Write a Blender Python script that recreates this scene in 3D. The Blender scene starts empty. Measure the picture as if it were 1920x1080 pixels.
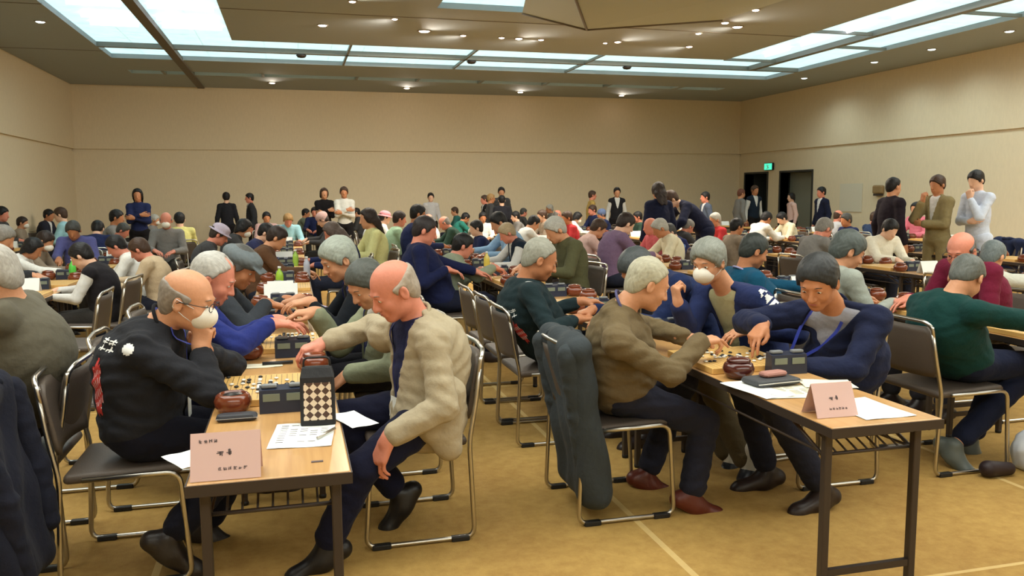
import bpy, math, random
import numpy as np
from mathutils import Vector, Matrix
from mathutils.bvhtree import BVHTree

random.seed(7); np.random.seed(7)
SC = bpy.context.scene
COL = SC.collection
V3 = lambda *a: np.array(a, dtype=float)

# ------------------------------------------------------------------ camera, world, exposure
FPX, PITCH, YAW, ROLL, EYE = 1550.0, .1125, .2585, -.0055, 1.495
cF = V3(math.sin(YAW)*math.cos(PITCH), math.cos(YAW)*math.cos(PITCH), -math.sin(PITCH))
cR = V3(math.cos(YAW), -math.sin(YAW), 0); cU = np.cross(cR, cF)
cR, cU = math.cos(ROLL)*cR+math.sin(ROLL)*cU, -math.sin(ROLL)*cR+math.cos(ROLL)*cU
cO = V3(0, 0, EYE)
def at(px, py, X=None, Y=None, Z=None, D=None):
    """world point seen at a pixel of the photograph, on a plane of known X, Y, Z or depth"""
    d = cF+(px-960)/FPX*cR-(py-540)/FPX*cU
    t = D if D is not None else X/d[0] if X is not None else Y/d[1] if Y is not None else (Z-EYE)/d[2]
    return cO+d*t
cam = bpy.data.cameras.new('camera'); camo = bpy.data.objects.new('camera', cam); COL.objects.link(camo)
cam.sensor_width = 36; cam.lens = 36*FPX/1920; cam.clip_start = .05; cam.clip_end = 200
mw = Matrix.Identity(4)
for i in range(3):
    mw[i][0] = cR[i]; mw[i][1] = cU[i]; mw[i][2] = -cF[i]; mw[i][3] = cO[i]
camo.matrix_world = mw
SC.camera = camo
W = bpy.data.worlds.new('world'); SC.world = W; W.use_nodes = True
W.node_tree.nodes['Background'].inputs[0].default_value = (.9, .85, .75, 1)
W.node_tree.nodes['Background'].inputs[1].default_value = .15
SC.view_settings.view_transform = 'Standard'; SC.view_settings.look = 'None'
SC.view_settings.exposure = -0.25; SC.view_settings.gamma = 1.0
try: SC.view_settings.use_curve_mapping = False
except Exception: pass
PANEL_POWER = 1.6      # emission of the luminous ceiling panels
SPOT_POWER = 260
OVERHEAD_POWER = 6.5   # unseen panels above and behind the camera, raised to brighten the hall

# ------------------------------------------------------------------ materials
def lin(c):
    return tuple(((x/255)/12.92 if x/255 <= .04045 else ((x/255+.055)/1.055)**2.4) for x in c)
_m = {}
def mat(name, rgb, rough=.7, metal=0, bump=0, scale=60, var=0, emit=0, spec=.4, sheen=0, coat=0):
    key = (name,)+tuple(rgb)
    if key in _m: return _m[key]
    m = bpy.data.materials.new(name); m.use_nodes = True
    nt = m.node_tree; b = nt.nodes['Principled BSDF']; L = nt.links
    c = lin(rgb)+(1,)
    b.inputs['Base Color'].default_value = c
    b.inputs['Roughness'].default_value = rough; b.inputs['Metallic'].default_value = metal
    b.inputs['Specular IOR Level'].default_value = spec
    if sheen: b.inputs['Sheen Weight'].default_value = sheen
    if coat: b.inputs['Coat Weight'].default_value = coat
    if emit:
        b.inputs['Emission Color'].default_value = c; b.inputs['Emission Strength'].default_value = emit
    tc = nt.nodes.new('ShaderNodeTexCoord')
    if var or bump:
        n = nt.nodes.new('ShaderNodeTexNoise'); n.inputs['Scale'].default_value = scale; n.inputs['Detail'].default_value = 3
        L.new(tc.outputs['Object'], n.inputs['Vector'])
    if var:
        mx = nt.nodes.new('ShaderNodeMix'); mx.data_type = 'RGBA'
        mx.inputs['A'].default_value = tuple(x*(1-var) for x in c[:3])+(1,)
        mx.inputs['B'].default_value = tuple(min(1, x*(1+var)) for x in c[:3])+(1,)
        L.new(n.outputs['Fac'], mx.inputs['Factor']); L.new(mx.outputs['Result'], b.inputs['Base Color'])
    if bump:
        bp = nt.nodes.new('ShaderNodeBump'); bp.inputs['Strength'].default_value = bump; bp.inputs['Distance'].default_value = .01
        L.new(n.outputs['Fac'], bp.inputs['Height']); L.new(bp.outputs['Normal'], b.inputs['Normal'])
    _m[key] = m
    return m
def cloth(rgb, name='fabric'): return mat(name, rgb, .88, bump=.35, scale=45, var=.12, spec=.12, sheen=.03)
def skin(rgb=(196, 142, 112)): return mat('skin', rgb, .5, bump=.12, scale=70, var=.10, spec=.35)
def hairm(rgb):
    key = ('hair',)+tuple(rgb)
    if key in _m: return _m[key]
    m = bpy.data.materials.new('hair'); m.use_nodes = True; nt = m.node_tree; b = nt.nodes['Principled BSDF']; L = nt.links; c = lin(rgb)
    tc = nt.nodes.new('ShaderNodeTexCoord'); mp = nt.nodes.new('ShaderNodeMapping'); mp.inputs['Scale'].default_value = (1, .12, .3); L.new(tc.outputs['Object'], mp.inputs[0])
    n = nt.nodes.new('ShaderNodeTexNoise'); n.inputs['Scale'].default_value = 210; n.inputs['Detail'].default_value = 3; L.new(mp.outputs[0], n.inputs['Vector'])
    mx = nt.nodes.new('ShaderNodeMix'); mx.data_type = 'RGBA'; mx.inputs['A'].default_value = tuple(x*.45 for x in c)+(1,); mx.inputs['B'].default_value = tuple(min(1, x*1.15) for x in c)+(1,)
    L.new(n.outputs['Fac'], mx.inputs['Factor']); L.new(mx.outputs['Result'], b.inputs['Base Color'])
    bp = nt.nodes.new('ShaderNodeBump'); bp.inputs['Strength'].default_value = .35; bp.inputs['Distance'].default_value = .004; L.new(n.outputs['Fac'], bp.inputs['Height']); L.new(bp.outputs[0], b.inputs['Normal'])
    b.inputs['Roughness'].default_value = .5; b.inputs['Specular IOR Level'].default_value = .3
    _m[key] = m; return m
STEEL = mat('brushed_steel_tube', (190, 186, 178), .28, 1)
DARKMETAL = mat('dark_brown_metal', (62, 54, 50), .45, .3)
VINYL = mat('brown_vinyl', (84, 74, 66), .5, bump=.15, scale=200)
RUBBER = mat('black_rubber', (28, 27, 27), .6)
BLACKPLASTIC = mat('black_plastic', (30, 31, 36), .38)
PAPER = mat('white_paper', (232, 236, 236), .8)
PINKCARD = mat('pink_card', (214, 182, 178), .8)
INK = mat('grey_ink', (96, 84, 86), .8)
WHITE = mat('white_print', (222, 224, 224), .8)
REDP = mat('red_print', (196, 62, 58), .8)

def nodes_mat(name):
    m = bpy.data.materials.new(name); m.use_nodes = True
    return m, m.node_tree, m.node_tree.nodes['Principled BSDF'], m.node_tree.links
def math_n(nt, op, a, b=None, c=None):
    n = nt.nodes.new('ShaderNodeMath'); n.operation = op
    for i, v in enumerate((a, b, c)):
        if v is None: continue
        if isinstance(v, (int, float)): n.inputs[i].default_value = v
        else: nt.links.new(v, n.inputs[i])
    return n.outputs[0]
def mixc(nt, f, a, b):
    n = nt.nodes.new('ShaderNodeMix'); n.data_type = 'RGBA'
    nt.links.new(f, n.inputs['Factor'])
    for k, v in (('A', a), ('B', b)):
        if isinstance(v, tuple): n.inputs[k].default_value = v
        else: nt.links.new(v, n.inputs[k])
    return n.outputs['Result']
def noise(nt, vec, scale, detail=3, rough=.5):
    n = nt.nodes.new('ShaderNodeTexNoise'); n.inputs['Scale'].default_value = scale
    n.inputs['Detail'].default_value = detail; n.inputs['Roughness'].default_value = rough
    nt.links.new(vec, n.inputs['Vector']); return n.outputs['Fac']
def carpet_mat():
    m, nt, b, L = nodes_mat('ochre_carpet')
    tc = nt.nodes.new('ShaderNodeTexCoord').outputs['Object']
    big = noise(nt, tc, .9, 2); mid = noise(nt, tc, 14, 4, .7); fine = noise(nt, tc, 170, 2)
    f = math_n(nt, 'ADD', math_n(nt, 'MULTIPLY', big, .55), math_n(nt, 'MULTIPLY', mid, .45))
    cr = nt.nodes.new('ShaderNodeValToRGB'); L.new(f, cr.inputs[0])
    cr.color_ramp.elements[0].position = .3; cr.color_ramp.elements[0].color = lin((142, 106, 54))+(1,)
    cr.color_ramp.elements[1].position = .7; cr.color_ramp.elements[1].color = lin((190, 156, 88))+(1,)
    sp = nt.nodes.new('ShaderNodeSeparateXYZ'); L.new(tc, sp.inputs[0])
    def line(v, period, off, w):
        fr = math_n(nt, 'FRACT', math_n(nt, 'DIVIDE', math_n(nt, 'ADD', v, off), period))
        return math_n(nt, 'LESS_THAN', fr, w/period)
    ln = math_n(nt, 'MAXIMUM', line(sp.outputs[0], 2.06, 8.83, .03), line(sp.outputs[1], 3.6, 1.04, .02))
    c = mixc(nt, math_n(nt, 'MULTIPLY', ln, .55), cr.outputs[0], lin((222, 196, 138))+(1,))
    L.new(c, b.inputs['Base Color']); b.inputs['Roughness'].default_value = .85; b.inputs['Specular IOR Level'].default_value = .25
    bp = nt.nodes.new('ShaderNodeBump'); bp.inputs['Strength'].default_value = .5; bp.inputs['Distance'].default_value = .004
    L.new(fine, bp.inputs['Height']); L.new(bp.outputs[0], b.inputs['Normal'])
    return m
def wall_mat(name, rgb):
    m, nt, b, L = nodes_mat(name)
    tc = nt.nodes.new('ShaderNodeTexCoord').outputs['Object']
    mp = nt.nodes.new('ShaderNodeMapping'); L.new(tc, mp.inputs[0]); mp.inputs['Scale'].default_value = (1, 1, .25)
    f = noise(nt, mp.outputs[0], 30, 4, .7)
    c = lin(rgb)
    L.new(mixc(nt, f, tuple(x*.9 for x in c)+(1,), tuple(x*1.08 for x in c)+(1,)), b.inputs['Base Color'])
    b.inputs['Roughness'].default_value = .85; b.inputs['Specular IOR Level'].default_value = .2
    bp = nt.nodes.new('ShaderNodeBump'); bp.inputs['Strength'].default_value = .2; bp.inputs['Distance'].default_value = .005
    L.new(f, bp.inputs['Height']); L.new(bp.outputs[0], b.inputs['Normal'])
    return m
def wood_mat(name, c1, c2, sc=(1.2, 22, 22), rough=.32, coat=.3):
    m, nt, b, L = nodes_mat(name)
    tc = nt.nodes.new('ShaderNodeTexCoord').outputs['Object']
    mp = nt.nodes.new('ShaderNodeMapping'); L.new(tc, mp.inputs[0]); mp.inputs['Scale'].default_value = sc
    f = noise(nt, mp.outputs[0], 2.2, 5, .6)
    L.new(mixc(nt, f, lin(c1)+(1,), lin(c2)+(1,)), b.inputs['Base Color'])
    b.inputs['Roughness'].default_value = rough; b.inputs['Coat Weight'].default_value = coat; b.inputs['Coat Roughness'].default_value = .2
    return m
def board_mat():
    m, nt, b, L = nodes_mat('kaya_wood_with_grid')
    tc = nt.nodes.new('ShaderNodeTexCoord').outputs['Object']
    sp = nt.nodes.new('ShaderNodeSeparateXYZ'); L.new(tc, sp.inputs[0])
    mp = nt.nodes.new('ShaderNodeMapping'); L.new(tc, mp.inputs[0]); mp.inputs['Scale'].default_value = (18, 1.5, 18)
    base = mixc(nt, noise(nt, mp.outputs[0], 3, 4), lin((206, 158, 88))+(1,), lin((236, 196, 122))+(1,))
    def gl(v, pitch, half):
        fr = math_n(nt, 'ABSOLUTE', math_n(nt, 'SUBTRACT', math_n(nt, 'FRACT', math_n(nt, 'ADD', math_n(nt, 'DIVIDE', v, pitch), .5)), .5))
        ins = math_n(nt, 'LESS_THAN', math_n(nt, 'ABSOLUTE', v), half)
        return math_n(nt, 'MULTIPLY', math_n(nt, 'LESS_THAN', fr, .045), ins)
    gx = math_n(nt, 'MULTIPLY', gl(sp.outputs[0], .0218, .198), math_n(nt, 'LESS_THAN', math_n(nt, 'ABSOLUTE', sp.outputs[1]), .2142))
    gy = math_n(nt, 'MULTIPLY', gl(sp.outputs[1], .0237, .2150), math_n(nt, 'LESS_THAN', math_n(nt, 'ABSOLUTE', sp.outputs[0]), .1972))
    L.new(mixc(nt, math_n(nt, 'MAXIMUM', gx, gy), base, lin((40, 28, 18))+(1,)), b.inputs['Base Color'])
    b.inputs['Roughness'].default_value = .4
    return m
def checker_mat(name, c1, c2, s, rot=0.785):
    m, nt, b, L = nodes_mat(name)
    tc = nt.nodes.new('ShaderNodeTexCoord').outputs['Object']
    mp = nt.nodes.new('ShaderNodeMapping'); L.new(tc, mp.inputs[0]); mp.inputs['Rotation'].default_value = (0, rot, 0); mp.inputs['Scale'].default_value = (1, 0, 1)
    ck = nt.nodes.new('ShaderNodeTexChecker'); L.new(mp.outputs[0], ck.inputs[0]); ck.inputs['Scale'].default_value = s
    ck.inputs[1].default_value = lin(c1)+(1,); ck.inputs[2].default_value = lin(c2)+(1,)
    L.new(ck.outputs[0], b.inputs['Base Color']); b.inputs['Roughness'].default_value = .6
    return m
CARPET = carpet_mat()
WOODTOP = wood_mat('oak_laminate', (170, 122, 70), (214, 170, 112), (22, 1.2, 22))
BOARD = board_mat()
BOWL = mat('chestnut_bowl_wood', (112, 52, 28), .25, coat=.6, var=.2, scale=20)
KEEL = mat('ceiling_gap_dark', (88, 82, 72), .8)

# ------------------------------------------------------------------ object helpers
KIDS = {}
def link(name, me, parent=None, mats=None, loc=None):
    o = bpy.data.objects.new(name, me); COL.objects.link(o)
    if parent: o.parent = parent; KIDS.setdefault(parent.name, []).append(o)
    if loc is not None: o.location = tuple(loc)
    if mats and not me.materials:
        for m in (mats if isinstance(mats, (list, tuple)) else [mats]): me.materials.append(m)
    return o
def tag(o, label=None, cat=None, group=None, kind=None):
    if label: o['label'] = label
    if cat: o['category'] = cat
    if group: o['group'] = group
    if kind: o['kind'] = kind
    return o
def thing(name, loc, rz, label, cat, group=None):
    o = bpy.data.objects.new(name, None); COL.objects.link(o); o.empty_display_size = .1
    o.location = tuple(loc); o.rotation_euler = (0, 0, rz)
    return tag(o, label, cat, group)
def copy_tree(o, parent=None):
    c = o.copy(); COL.objects.link(c); c.parent = parent
    if parent: KIDS.setdefault(parent.name, []).append(c)
    for ch in list(KIDS.get(o.name, [])): copy_tree(ch, c)
    return c
class MB:
    """collects boxes, tubes, lathes into one mesh"""
    def __init__(s): s.v = []; s.f = []; s.mi = []; s.sm = []
    def add(s, v, f, mi=0, smooth=False):
        n = len(s.v); s.v += [tuple(p) for p in v]; s.f += [tuple(i+n for i in q) for q in f]
        s.mi += [mi]*len(f); s.sm += [smooth]*len(f); return s
    def box(s, lo, hi, mi=0, bev=0):
        (x0, y0, z0), (x1, y1, z1) = lo, hi
        if bev:
            b = min(bev, (x1-x0)/2.1, (y1-y0)/2.1, (z1-z0)/2.1); v = []; f = []
            rings = [(z0, b), (z0+b*.3, b*.3), (z0+b, 0), (z1-b, 0), (z1-b*.3, b*.3), (z1, b)]
            for z, i in rings:
                c = b
                X0, X1, Y0, Y1 = x0+i, x1-i, y0+i, y1-i
                v += [(X0+c, Y0, z), (X1-c, Y0, z), (X1, Y0+c, z), (X1, Y1-c, z), (X1-c, Y1, z), (X0+c, Y1, z), (X0, Y1-c, z), (X0, Y0+c, z)]
            for r in range(5):
                for k in range(8): a = r*8+k; c2 = r*8+(k+1) % 8; f.append((a, c2, c2+8, a+8))
            f.append(tuple(range(7, -1, -1))); f.append(tuple(range(40, 48)))
            return s.add(v, f, mi)
        v = [(x0, y0, z0), (x1, y0, z0), (x1, y1, z0), (x0, y1, z0), (x0, y0, z1), (x1, y0, z1), (x1, y1, z1), (x0, y1, z1)]
        return s.add(v, [(3, 2, 1, 0), (4, 5, 6, 7), (0, 1, 5, 4), (1, 2, 6, 5), (2, 3, 7, 6), (3, 0, 4, 7)], mi)
    def tube(s, pts, r, n=8, mi=0, closed=False, flat=None):
        P = [V3(*p) for p in pts]; v = []; f = []; m = len(P); up = None
        for i, p in enumerate(P):
            a = P[(i-1) % m] if (i or closed) else p; b = P[(i+1) % m] if (i < m-1 or closed) else p
            t = b-a; t /= (np.linalg.norm(t)+1e-9)
            if up is None:
                up = V3(0, 0, 1) if abs(t[2]) < .9 else V3(1, 0, 0)
            u = np.cross(t, up); u /= (np.linalg.norm(u)+1e-9); w = np.cross(u, t); up = w
            rr = r[i] if isinstance(r, (list, tuple)) else r
            for k in range(n):
                g = 2*math.pi*k/n; v.append(p+u*math.cos(g)*rr+w*math.sin(g)*rr*(flat or 1))
        for i in range(m if closed else m-1):
            for k in range(n):
                a = i*n+k; b = i*n+(k+1) % n; j = ((i+1) % m)*n
                f.append((a, b, j+(k+1) % n, j+k))
        if not closed: f.append(tuple(range(n-1, -1, -1))); f.append(tuple((m-1)*n+k for k in range(n)))
        return s.add(v, f, mi, True)
    def lathe(s, prof, n=20, c=(0, 0, 0), mi=0):
        v = []; f = []
        for r, z in prof:
            for k in range(n):
                g = 2*math.pi*k/n; v.append((c[0]+r*math.cos(g), c[1]+r*math.sin(g), c[2]+z))
        for i in range(len(prof)-1):
            for k in range(n):
                a = i*n+k; b = i*n+(k+1) % n; f.append((a, b, b+n, a+n))
        f.append(tuple(range(n-1, -1, -1))); f.append(tuple((len(prof)-1)*n+k for k in range(n)))
        return s.add(v, f, mi, True)
    def mesh(s, name):
        me = bpy.data.meshes.new(name); me.from_pydata([tuple(map(float, p)) for p in s.v], [], s.f)
        me.polygons.foreach_set('material_index', s.mi); me.polygons.foreach_set('use_smooth', s.sm); me.update(); return me
    def build(s, name, mats, parent=None, loc=None): return link(name, s.mesh(name), parent, mats, loc)
def arc(pts, r, n=5):
    """round the inner corners of a polyline"""
    P = [V3(*p) for p in pts]; out = [P[0]]
    for i in range(1, len(P)-1):
        a = P[i-1]-P[i]; b = P[i+1]-P[i]; la, lb = np.linalg.norm(a), np.linalg.norm(b); q = min(r, la*.45, lb*.45)
        A = P[i]+a/la*q; B = P[i]+b/lb*q
        for k in range(n+1):
            t = k/n; out.append((1-t)**2*A+2*t*(1-t)*P[i]+t*t*B)
    out.append(P[-1]); return out
# ------------------------------------------------------------------ implicit surfaces for bodies, clothes and hair
def unit(a): a = np.asarray(a, float); return a/(np.linalg.norm(a)+1e-9)
class SDF:
    def __init__(s): s.p = []
    def _add(s, op, fn, lo, hi, k): s.p.append((op, fn, np.minimum(lo, hi), np.maximum(lo, hi), k)); return s
    def cone(s, a, b, ra, rb=None, k=.02, op='+'):
        a = V3(*a); b = V3(*b); rb = ra if rb is None else rb; ab = b-a; L2 = float(ab@ab)+1e-12
        def fn(X, Y, Z):
            x, y, z = X-a[0], Y-a[1], Z-a[2]
            t = np.clip((x*ab[0]+y*ab[1]+z*ab[2])/L2, 0, 1)
            return np.sqrt((x-t*ab[0])**2+(y-t*ab[1])**2+(z-t*ab[2])**2)-(ra+(rb-ra)*t)
        m = max(ra, rb)
        return s._add(op, fn, np.minimum(a, b)-m, np.maximum(a, b)+m, k)
    def ell(s, c, r, R=None, k=.02, op='+'):
        c = V3(*c); r = V3(*r); R = np.eye(3) if R is None else np.asarray(R)
        def fn(X, Y, Z):
            x, y, z = X-c[0], Y-c[1], Z-c[2]
            u = x*R[0, 0]+y*R[1, 0]+z*R[2, 0]; v = x*R[0, 1]+y*R[1, 1]+z*R[2, 1]; w = x*R[0, 2]+y*R[1, 2]+z*R[2, 2]
            k0 = np.sqrt((u/r[0])**2+(v/r[1])**2+(w/r[2])**2); k1 = np.sqrt((u/r[0]**2)**2+(v/r[1]**2)**2+(w/r[2]**2)**2)
            return k0*(k0-1)/(k1+1e-6)
        e = np.sqrt(((R*r)**2).sum(1))
        return s._add(op, fn, c-e, c+e, k)
    def box(s, c, hf, R=None, rd=.01, k=.02, op='+'):
        c = V3(*c); hf = V3(*hf); R = np.eye(3) if R is None else np.asarray(R)
        def fn(X, Y, Z):
            x, y, z = X-c[0], Y-c[1], Z-c[2]
            u = abs(x*R[0, 0]+y*R[1, 0]+z*R[2, 0])-hf[0]+rd; v = abs(x*R[0, 1]+y*R[1, 1]+z*R[2, 1])-hf[1]+rd; w = abs(x*R[0, 2]+y*R[1, 2]+z*R[2, 2])-hf[2]+rd
            return np.sqrt(np.maximum(u, 0)**2+np.maximum(v, 0)**2+np.maximum(w, 0)**2)+np.minimum(np.maximum(np.maximum(u, v), w), 0)-rd
        e = (abs(R)*hf).sum(1)
        return s._add(op, fn, c-e, c+e, k)
    def fun(s, fn, op='-', k=.004):
        """a free field used to cut ('-' removes where fn < 0) or to add to the distance ('n')"""
        s.p.append((op, fn, None, None, k)); return s
    def mesh(s, name, h, org=(0, 0, 0)):
        lo = np.min([p[2] for p in s.p if p[0] == '+'], 0)-4*h; hi = np.max([p[3] for p in s.p if p[0] == '+'], 0)+4*h
        n = np.ceil((hi-lo)/h).astype(int)+1
        ax = [(lo[i]+h*np.arange(n[i])).astype(np.float32) for i in range(3)]
        D = np.full(tuple(n), .25, np.float32)
        for op, fn, a, b, k in s.p:
            if a is None: i0, i1 = np.zeros(3, int), n
            else:
                pad = (2.0*k if op == '+' else k)+3*h
                i0 = np.clip(np.floor((a-pad-lo)/h).astype(int), 0, n); i1 = np.clip(np.ceil((b+pad-lo)/h).astype(int)+1, 0, n)
                if (i1 <= i0).any(): continue
            sl = tuple(slice(i0[j], i1[j]) for j in range(3))
            d = fn(ax[0][sl[0]][:, None, None], ax[1][sl[1]][None, :, None], ax[2][sl[2]][None, None, :]).astype(np.float32)
            E = D[sl]
            if op == '+':
                q = np.maximum(k-np.abs(E-d), 0)/k; D[sl] = np.minimum(E, d)-q*q*k*.25
            elif op == '-':
                d = -d; q = np.maximum(k-np.abs(E-d), 0)/k; D[sl] = np.maximum(E, d)+q*q*k*.25
            else: D[sl] = E+d
        import openvdb
        G = openvdb.FloatGrid(3.0); G.copyFromArray(np.clip(D/h, -3, 3)); G.gridClass = openvdb.GridClass.LEVEL_SET
        P, T, Q = G.convertToPolygons(isovalue=0, adaptivity=0)
        P = P.astype(np.float64)*h+lo-V3(*org)
        return raw_mesh(name, P, Q)
def raw_mesh(name, P, Q, smooth=True):
    a, b, c, d = (P[Q[:, i]] for i in range(4))
    if np.einsum('ij,ij->i', a, np.cross(b-a, c-a)+np.cross(c-a, d-a)).sum() < 0: Q = Q[:, ::-1]
    me = bpy.data.meshes.new(name); nq = len(Q)
    me.vertices.add(len(P)); me.vertices.foreach_set('co', P.astype(np.float32).ravel())
    me.loops.add(4*nq); me.loops.foreach_set('vertex_index', np.ascontiguousarray(Q).astype(np.int32).ravel())
    me.polygons.add(nq); me.polygons.foreach_set('loop_start', np.arange(0, 4*nq, 4, dtype=np.int32))
    if smooth: me.polygons.foreach_set('use_smooth', np.ones(nq, bool))
    me.update(calc_edges=True); me.validate(); return me
def folds(amp, f=1.45):
    amp = amp*.62
    def fn(X, Y, Z):
        return amp*(np.sin(21*f*X+3*np.sin(13*f*Z+2*Y))*np.sin(33*f*Z+2.5*np.sin(11*f*X+9*Y))+.6*np.sin(47*f*Z+4*np.sin(19*f*Y+7*X))*np.sin(25*f*Y+3*np.sin(17*f*Z)))
    return fn
def mesh_np(me):
    v = np.empty(len(me.vertices)*3); me.vertices.foreach_get('co', v); v = v.reshape(-1, 3)
    c = np.empty(len(me.polygons)*3); me.polygons.foreach_get('center', c); return v, c.reshape(-1, 3)

# ------------------------------------------------------------------ heads, hair
def rot(yaw=0, pitch=0, roll=0):
    """columns right, forward, up; yaw turns left, positive pitch looks down, roll tilts to the right ear"""
    cy, sy, cp, sp, cr, sr = math.cos(yaw), math.sin(yaw), math.cos(pitch), math.sin(pitch), math.cos(roll), math.sin(roll)
    Z = np.array([[cy, -sy, 0], [sy, cy, 0], [0, 0, 1]]); X = np.array([[1, 0, 0], [0, cp, sp], [0, -sp, cp]]); Y = np.array([[cr, 0, sr], [0, 1, 0], [-sr, 0, cr]])
    return Z@X@Y
def head(S, c, R, s=1.0, detail=True):
    q = lambda x, y, z: c+R@V3(x, y, z)*s
    e = lambda p, r, k=.02, op='+': S.ell(q(*p), V3(*r)*s, R, k, op)
    e((0, -.012, .032), (.075, .094, .082), .02)
    e((0, .028, -.025), (.060, .062, .082), .03)
    e((0, .018, -.068), (.052, .058, .036), .025)
    e((0, .062, -.094), (.026, .022, .018), .025)
    if detail:
        for sx in (-1, 1):
            e((sx*.036, .056, -.034), (.024, .026, .024), .02)
            e((sx*.031, .093, .004), (.017, .013, .010), .010, '-')
            e((sx*.031, .0745, .003), (.0145, .0125, .0105), .004)
            e((sx*.012, .094, -.036), (.008, .009, .007), .006)
            e((sx*.078, -.008, -.012), (.010, .019, .031), .006)
            e((sx*.086, -.002, -.008), (.006, .010, .018), .006, '-')
        S.cone(q(-.026, .083, .022), q(.026, .083, .022), .0095*s, k=.012)
        S.cone(q(0, .090, .004), q(0, .106, -.032), .0065*s, .0115*s, k=.012)
        S.cone(q(-.018, .084, -.058), q(.018, .084, -.058), .0085*s, k=.010)
        S.cone(q(-.015, .082, -.069), q(.015, .082, -.069), .0085*s, k=.006)
        S.cone(q(-.026, .097, -.0635), q(.026, .097, -.0635), .0035*s, k=.005, op='-')
    else:
        for sx in (-1, 1): e((sx*.080, -.008, -.012), (.012, .019, .030), .008)
        S.cone(q(0, .088, .004), q(0, .104, -.032), .009*s, .013*s, k=.012)
        S.cone(q(-.02, .080, -.062), q(.02, .080, -.062), .011*s, k=.014)
def hn(amp):
    def fn(x, y, z):
        a = np.arctan2(x, y+.02)
        return amp*(np.sin(a*17+5*np.sin(z*50))*.6+np.sin(x*190+4*np.sin(y*80))*np.sin(y*170+z*120+3*np.sin(x*90))*.7)
    return fn
_hair = {}
def hair_mesh(style):
    if style in _hair: return _hair[style]
    S = SDF(); t = {'short': .013, 'bald': .006, 'receding': .009, 'thick': .018, 'bob': .016, 'long': .016, 'crew': .007}[style]
    S.ell((0, -.012, .034), (.075+t, .093+t, .082+t), k=.01)
    S.ell((0, -.048, -.028), (.058+t*.8, .050+t*.7, .062), k=.03)
    for sx in (-1, 1): S.ell((sx*.064, .012, .0), (.016+t*.5, .03, .045), k=.02)
    if style in ('bob', 'long'):
        for sx in (-1, 1): S.ell((sx*.070, -.028, -.040), (.022, .052, .080), k=.03)
        S.ell((0, -.058, -.055), (.078, .045, .09), k=.03)
    if style == 'long':
        S.cone((-.03, -.085, -.05), (-.035, -.13, -.32), .055, .035, k=.03); S.cone((.03, -.085, -.05), (.035, -.13, -.32), .055, .035, k=.03)
    off = {'short': .0, 'bald': -.012, 'receding': -.035, 'thick': .008, 'bob': .006, 'long': .006, 'crew': -.006}[style]
    if style in ('bob', 'long'):
        S.fun(lambda x, y, z: np.maximum((.040+.75*(z-.03)-y)/1.25, np.abs(x)-.066-.7*np.maximum(0, -z-.03)), '-', .012)
    else:
        wob = lambda x, y, z: .0035*np.sin(x*95+2*np.sin(z*60))*np.sin(z*70+x*30)
        S.fun(lambda x, y, z: (off+.020+.76*(z+.02)-y)/1.26+wob(x, y, z), '-', .014)
        S.fun(lambda x, y, z: np.maximum(z+.030, (off*.3-.028+.6*(z+.045)-y))+wob(x, y, z)+0*x, '-', .010)
        S.fun(lambda x, y, z: z+.082+.003*np.sin(x*110)+0*y, '-', .01)
        for sx in (-1, 1): S.ell((sx*.084, -.004, -.022), (.03, .022, .036), k=.008, op='-')
    if style == 'bald': S.fun(lambda x, y, z: (.050-.34*(y+.05)-z)/1.05+wob(x, y, z), '-', .010)
    if style == 'receding': S.ell((0, .075, .115), (.040, .065, .040), k=.015, op='-')
    S.fun(hn(.0009), 'n'); S.fun(lambda x, y, z: .0022*np.sin(x*48+2.2*np.sin(z*38+y*20))*np.sin(y*42+1.7*np.sin(x*35))*np.sin(z*30+1), 'n')
    me = S.mesh('hair', .0042); _hair[style] = me; return me
def hat_mesh(style):
    if style in _hair: return _hair[style]
    S = SDF()
    if style == 'cap':       # flat cap with a short stiff brim
        S.ell((0, -.005, .062), (.098, .118, .056), k=.02)
        S.ell((0, -.012, .045), (.089, .106, .045), k=.02)
        S.box((0, .105, .040), (.062, .038, .005), rot(0, .25, 0), .004, k=.015)
    elif style == 'bucket':
        S.ell((0, -.01, .070), (.088, .104, .062), k=.02)
        S.ell((0, -.006, .028), (.122, .142, .013), k=.03)
    else:                     # knit
        S.ell((0, -.014, .055), (.093, .110, .085), k=.02)
        S.cone((-.0, -.014, .02), (0, -.014, .025), .092, k=.02)
    S.fun(hn(.0012), 'n')
    me = S.mesh(style, .005)
    _hair[style] = me; return me
def put_head_piece(name, me, c, R, s, parent, m):
    o = bpy.data.objects.new(name, me); COL.objects.link(o); o.parent = parent; KIDS.setdefault(parent.name, []).append(o)
    if not me.materials: me.materials.append(m)
    M4 = Matrix([[*(R[i]*s), c[i]] for i in range(3)]+[[0, 0, 0, 1]]); o.matrix_local = M4
    o.material_slots[0].link = 'OBJECT'; o.material_slots[0].material = m
    return o
def mask_mesh():
    if 'mask' in _hair: return _hair['mask']
    S = SDF(); S.ell((0, .060, -.050), (.058, .060, .050), k=.02); S.ell((0, .085, -.040), (.030, .030, .030), k=.03)
    S.fun(lambda x, y, z: y-.035+0*x+0*z, '-', .008)
    _hair['mask'] = S.mesh('face_mask', .005); return _hair['mask']

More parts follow.
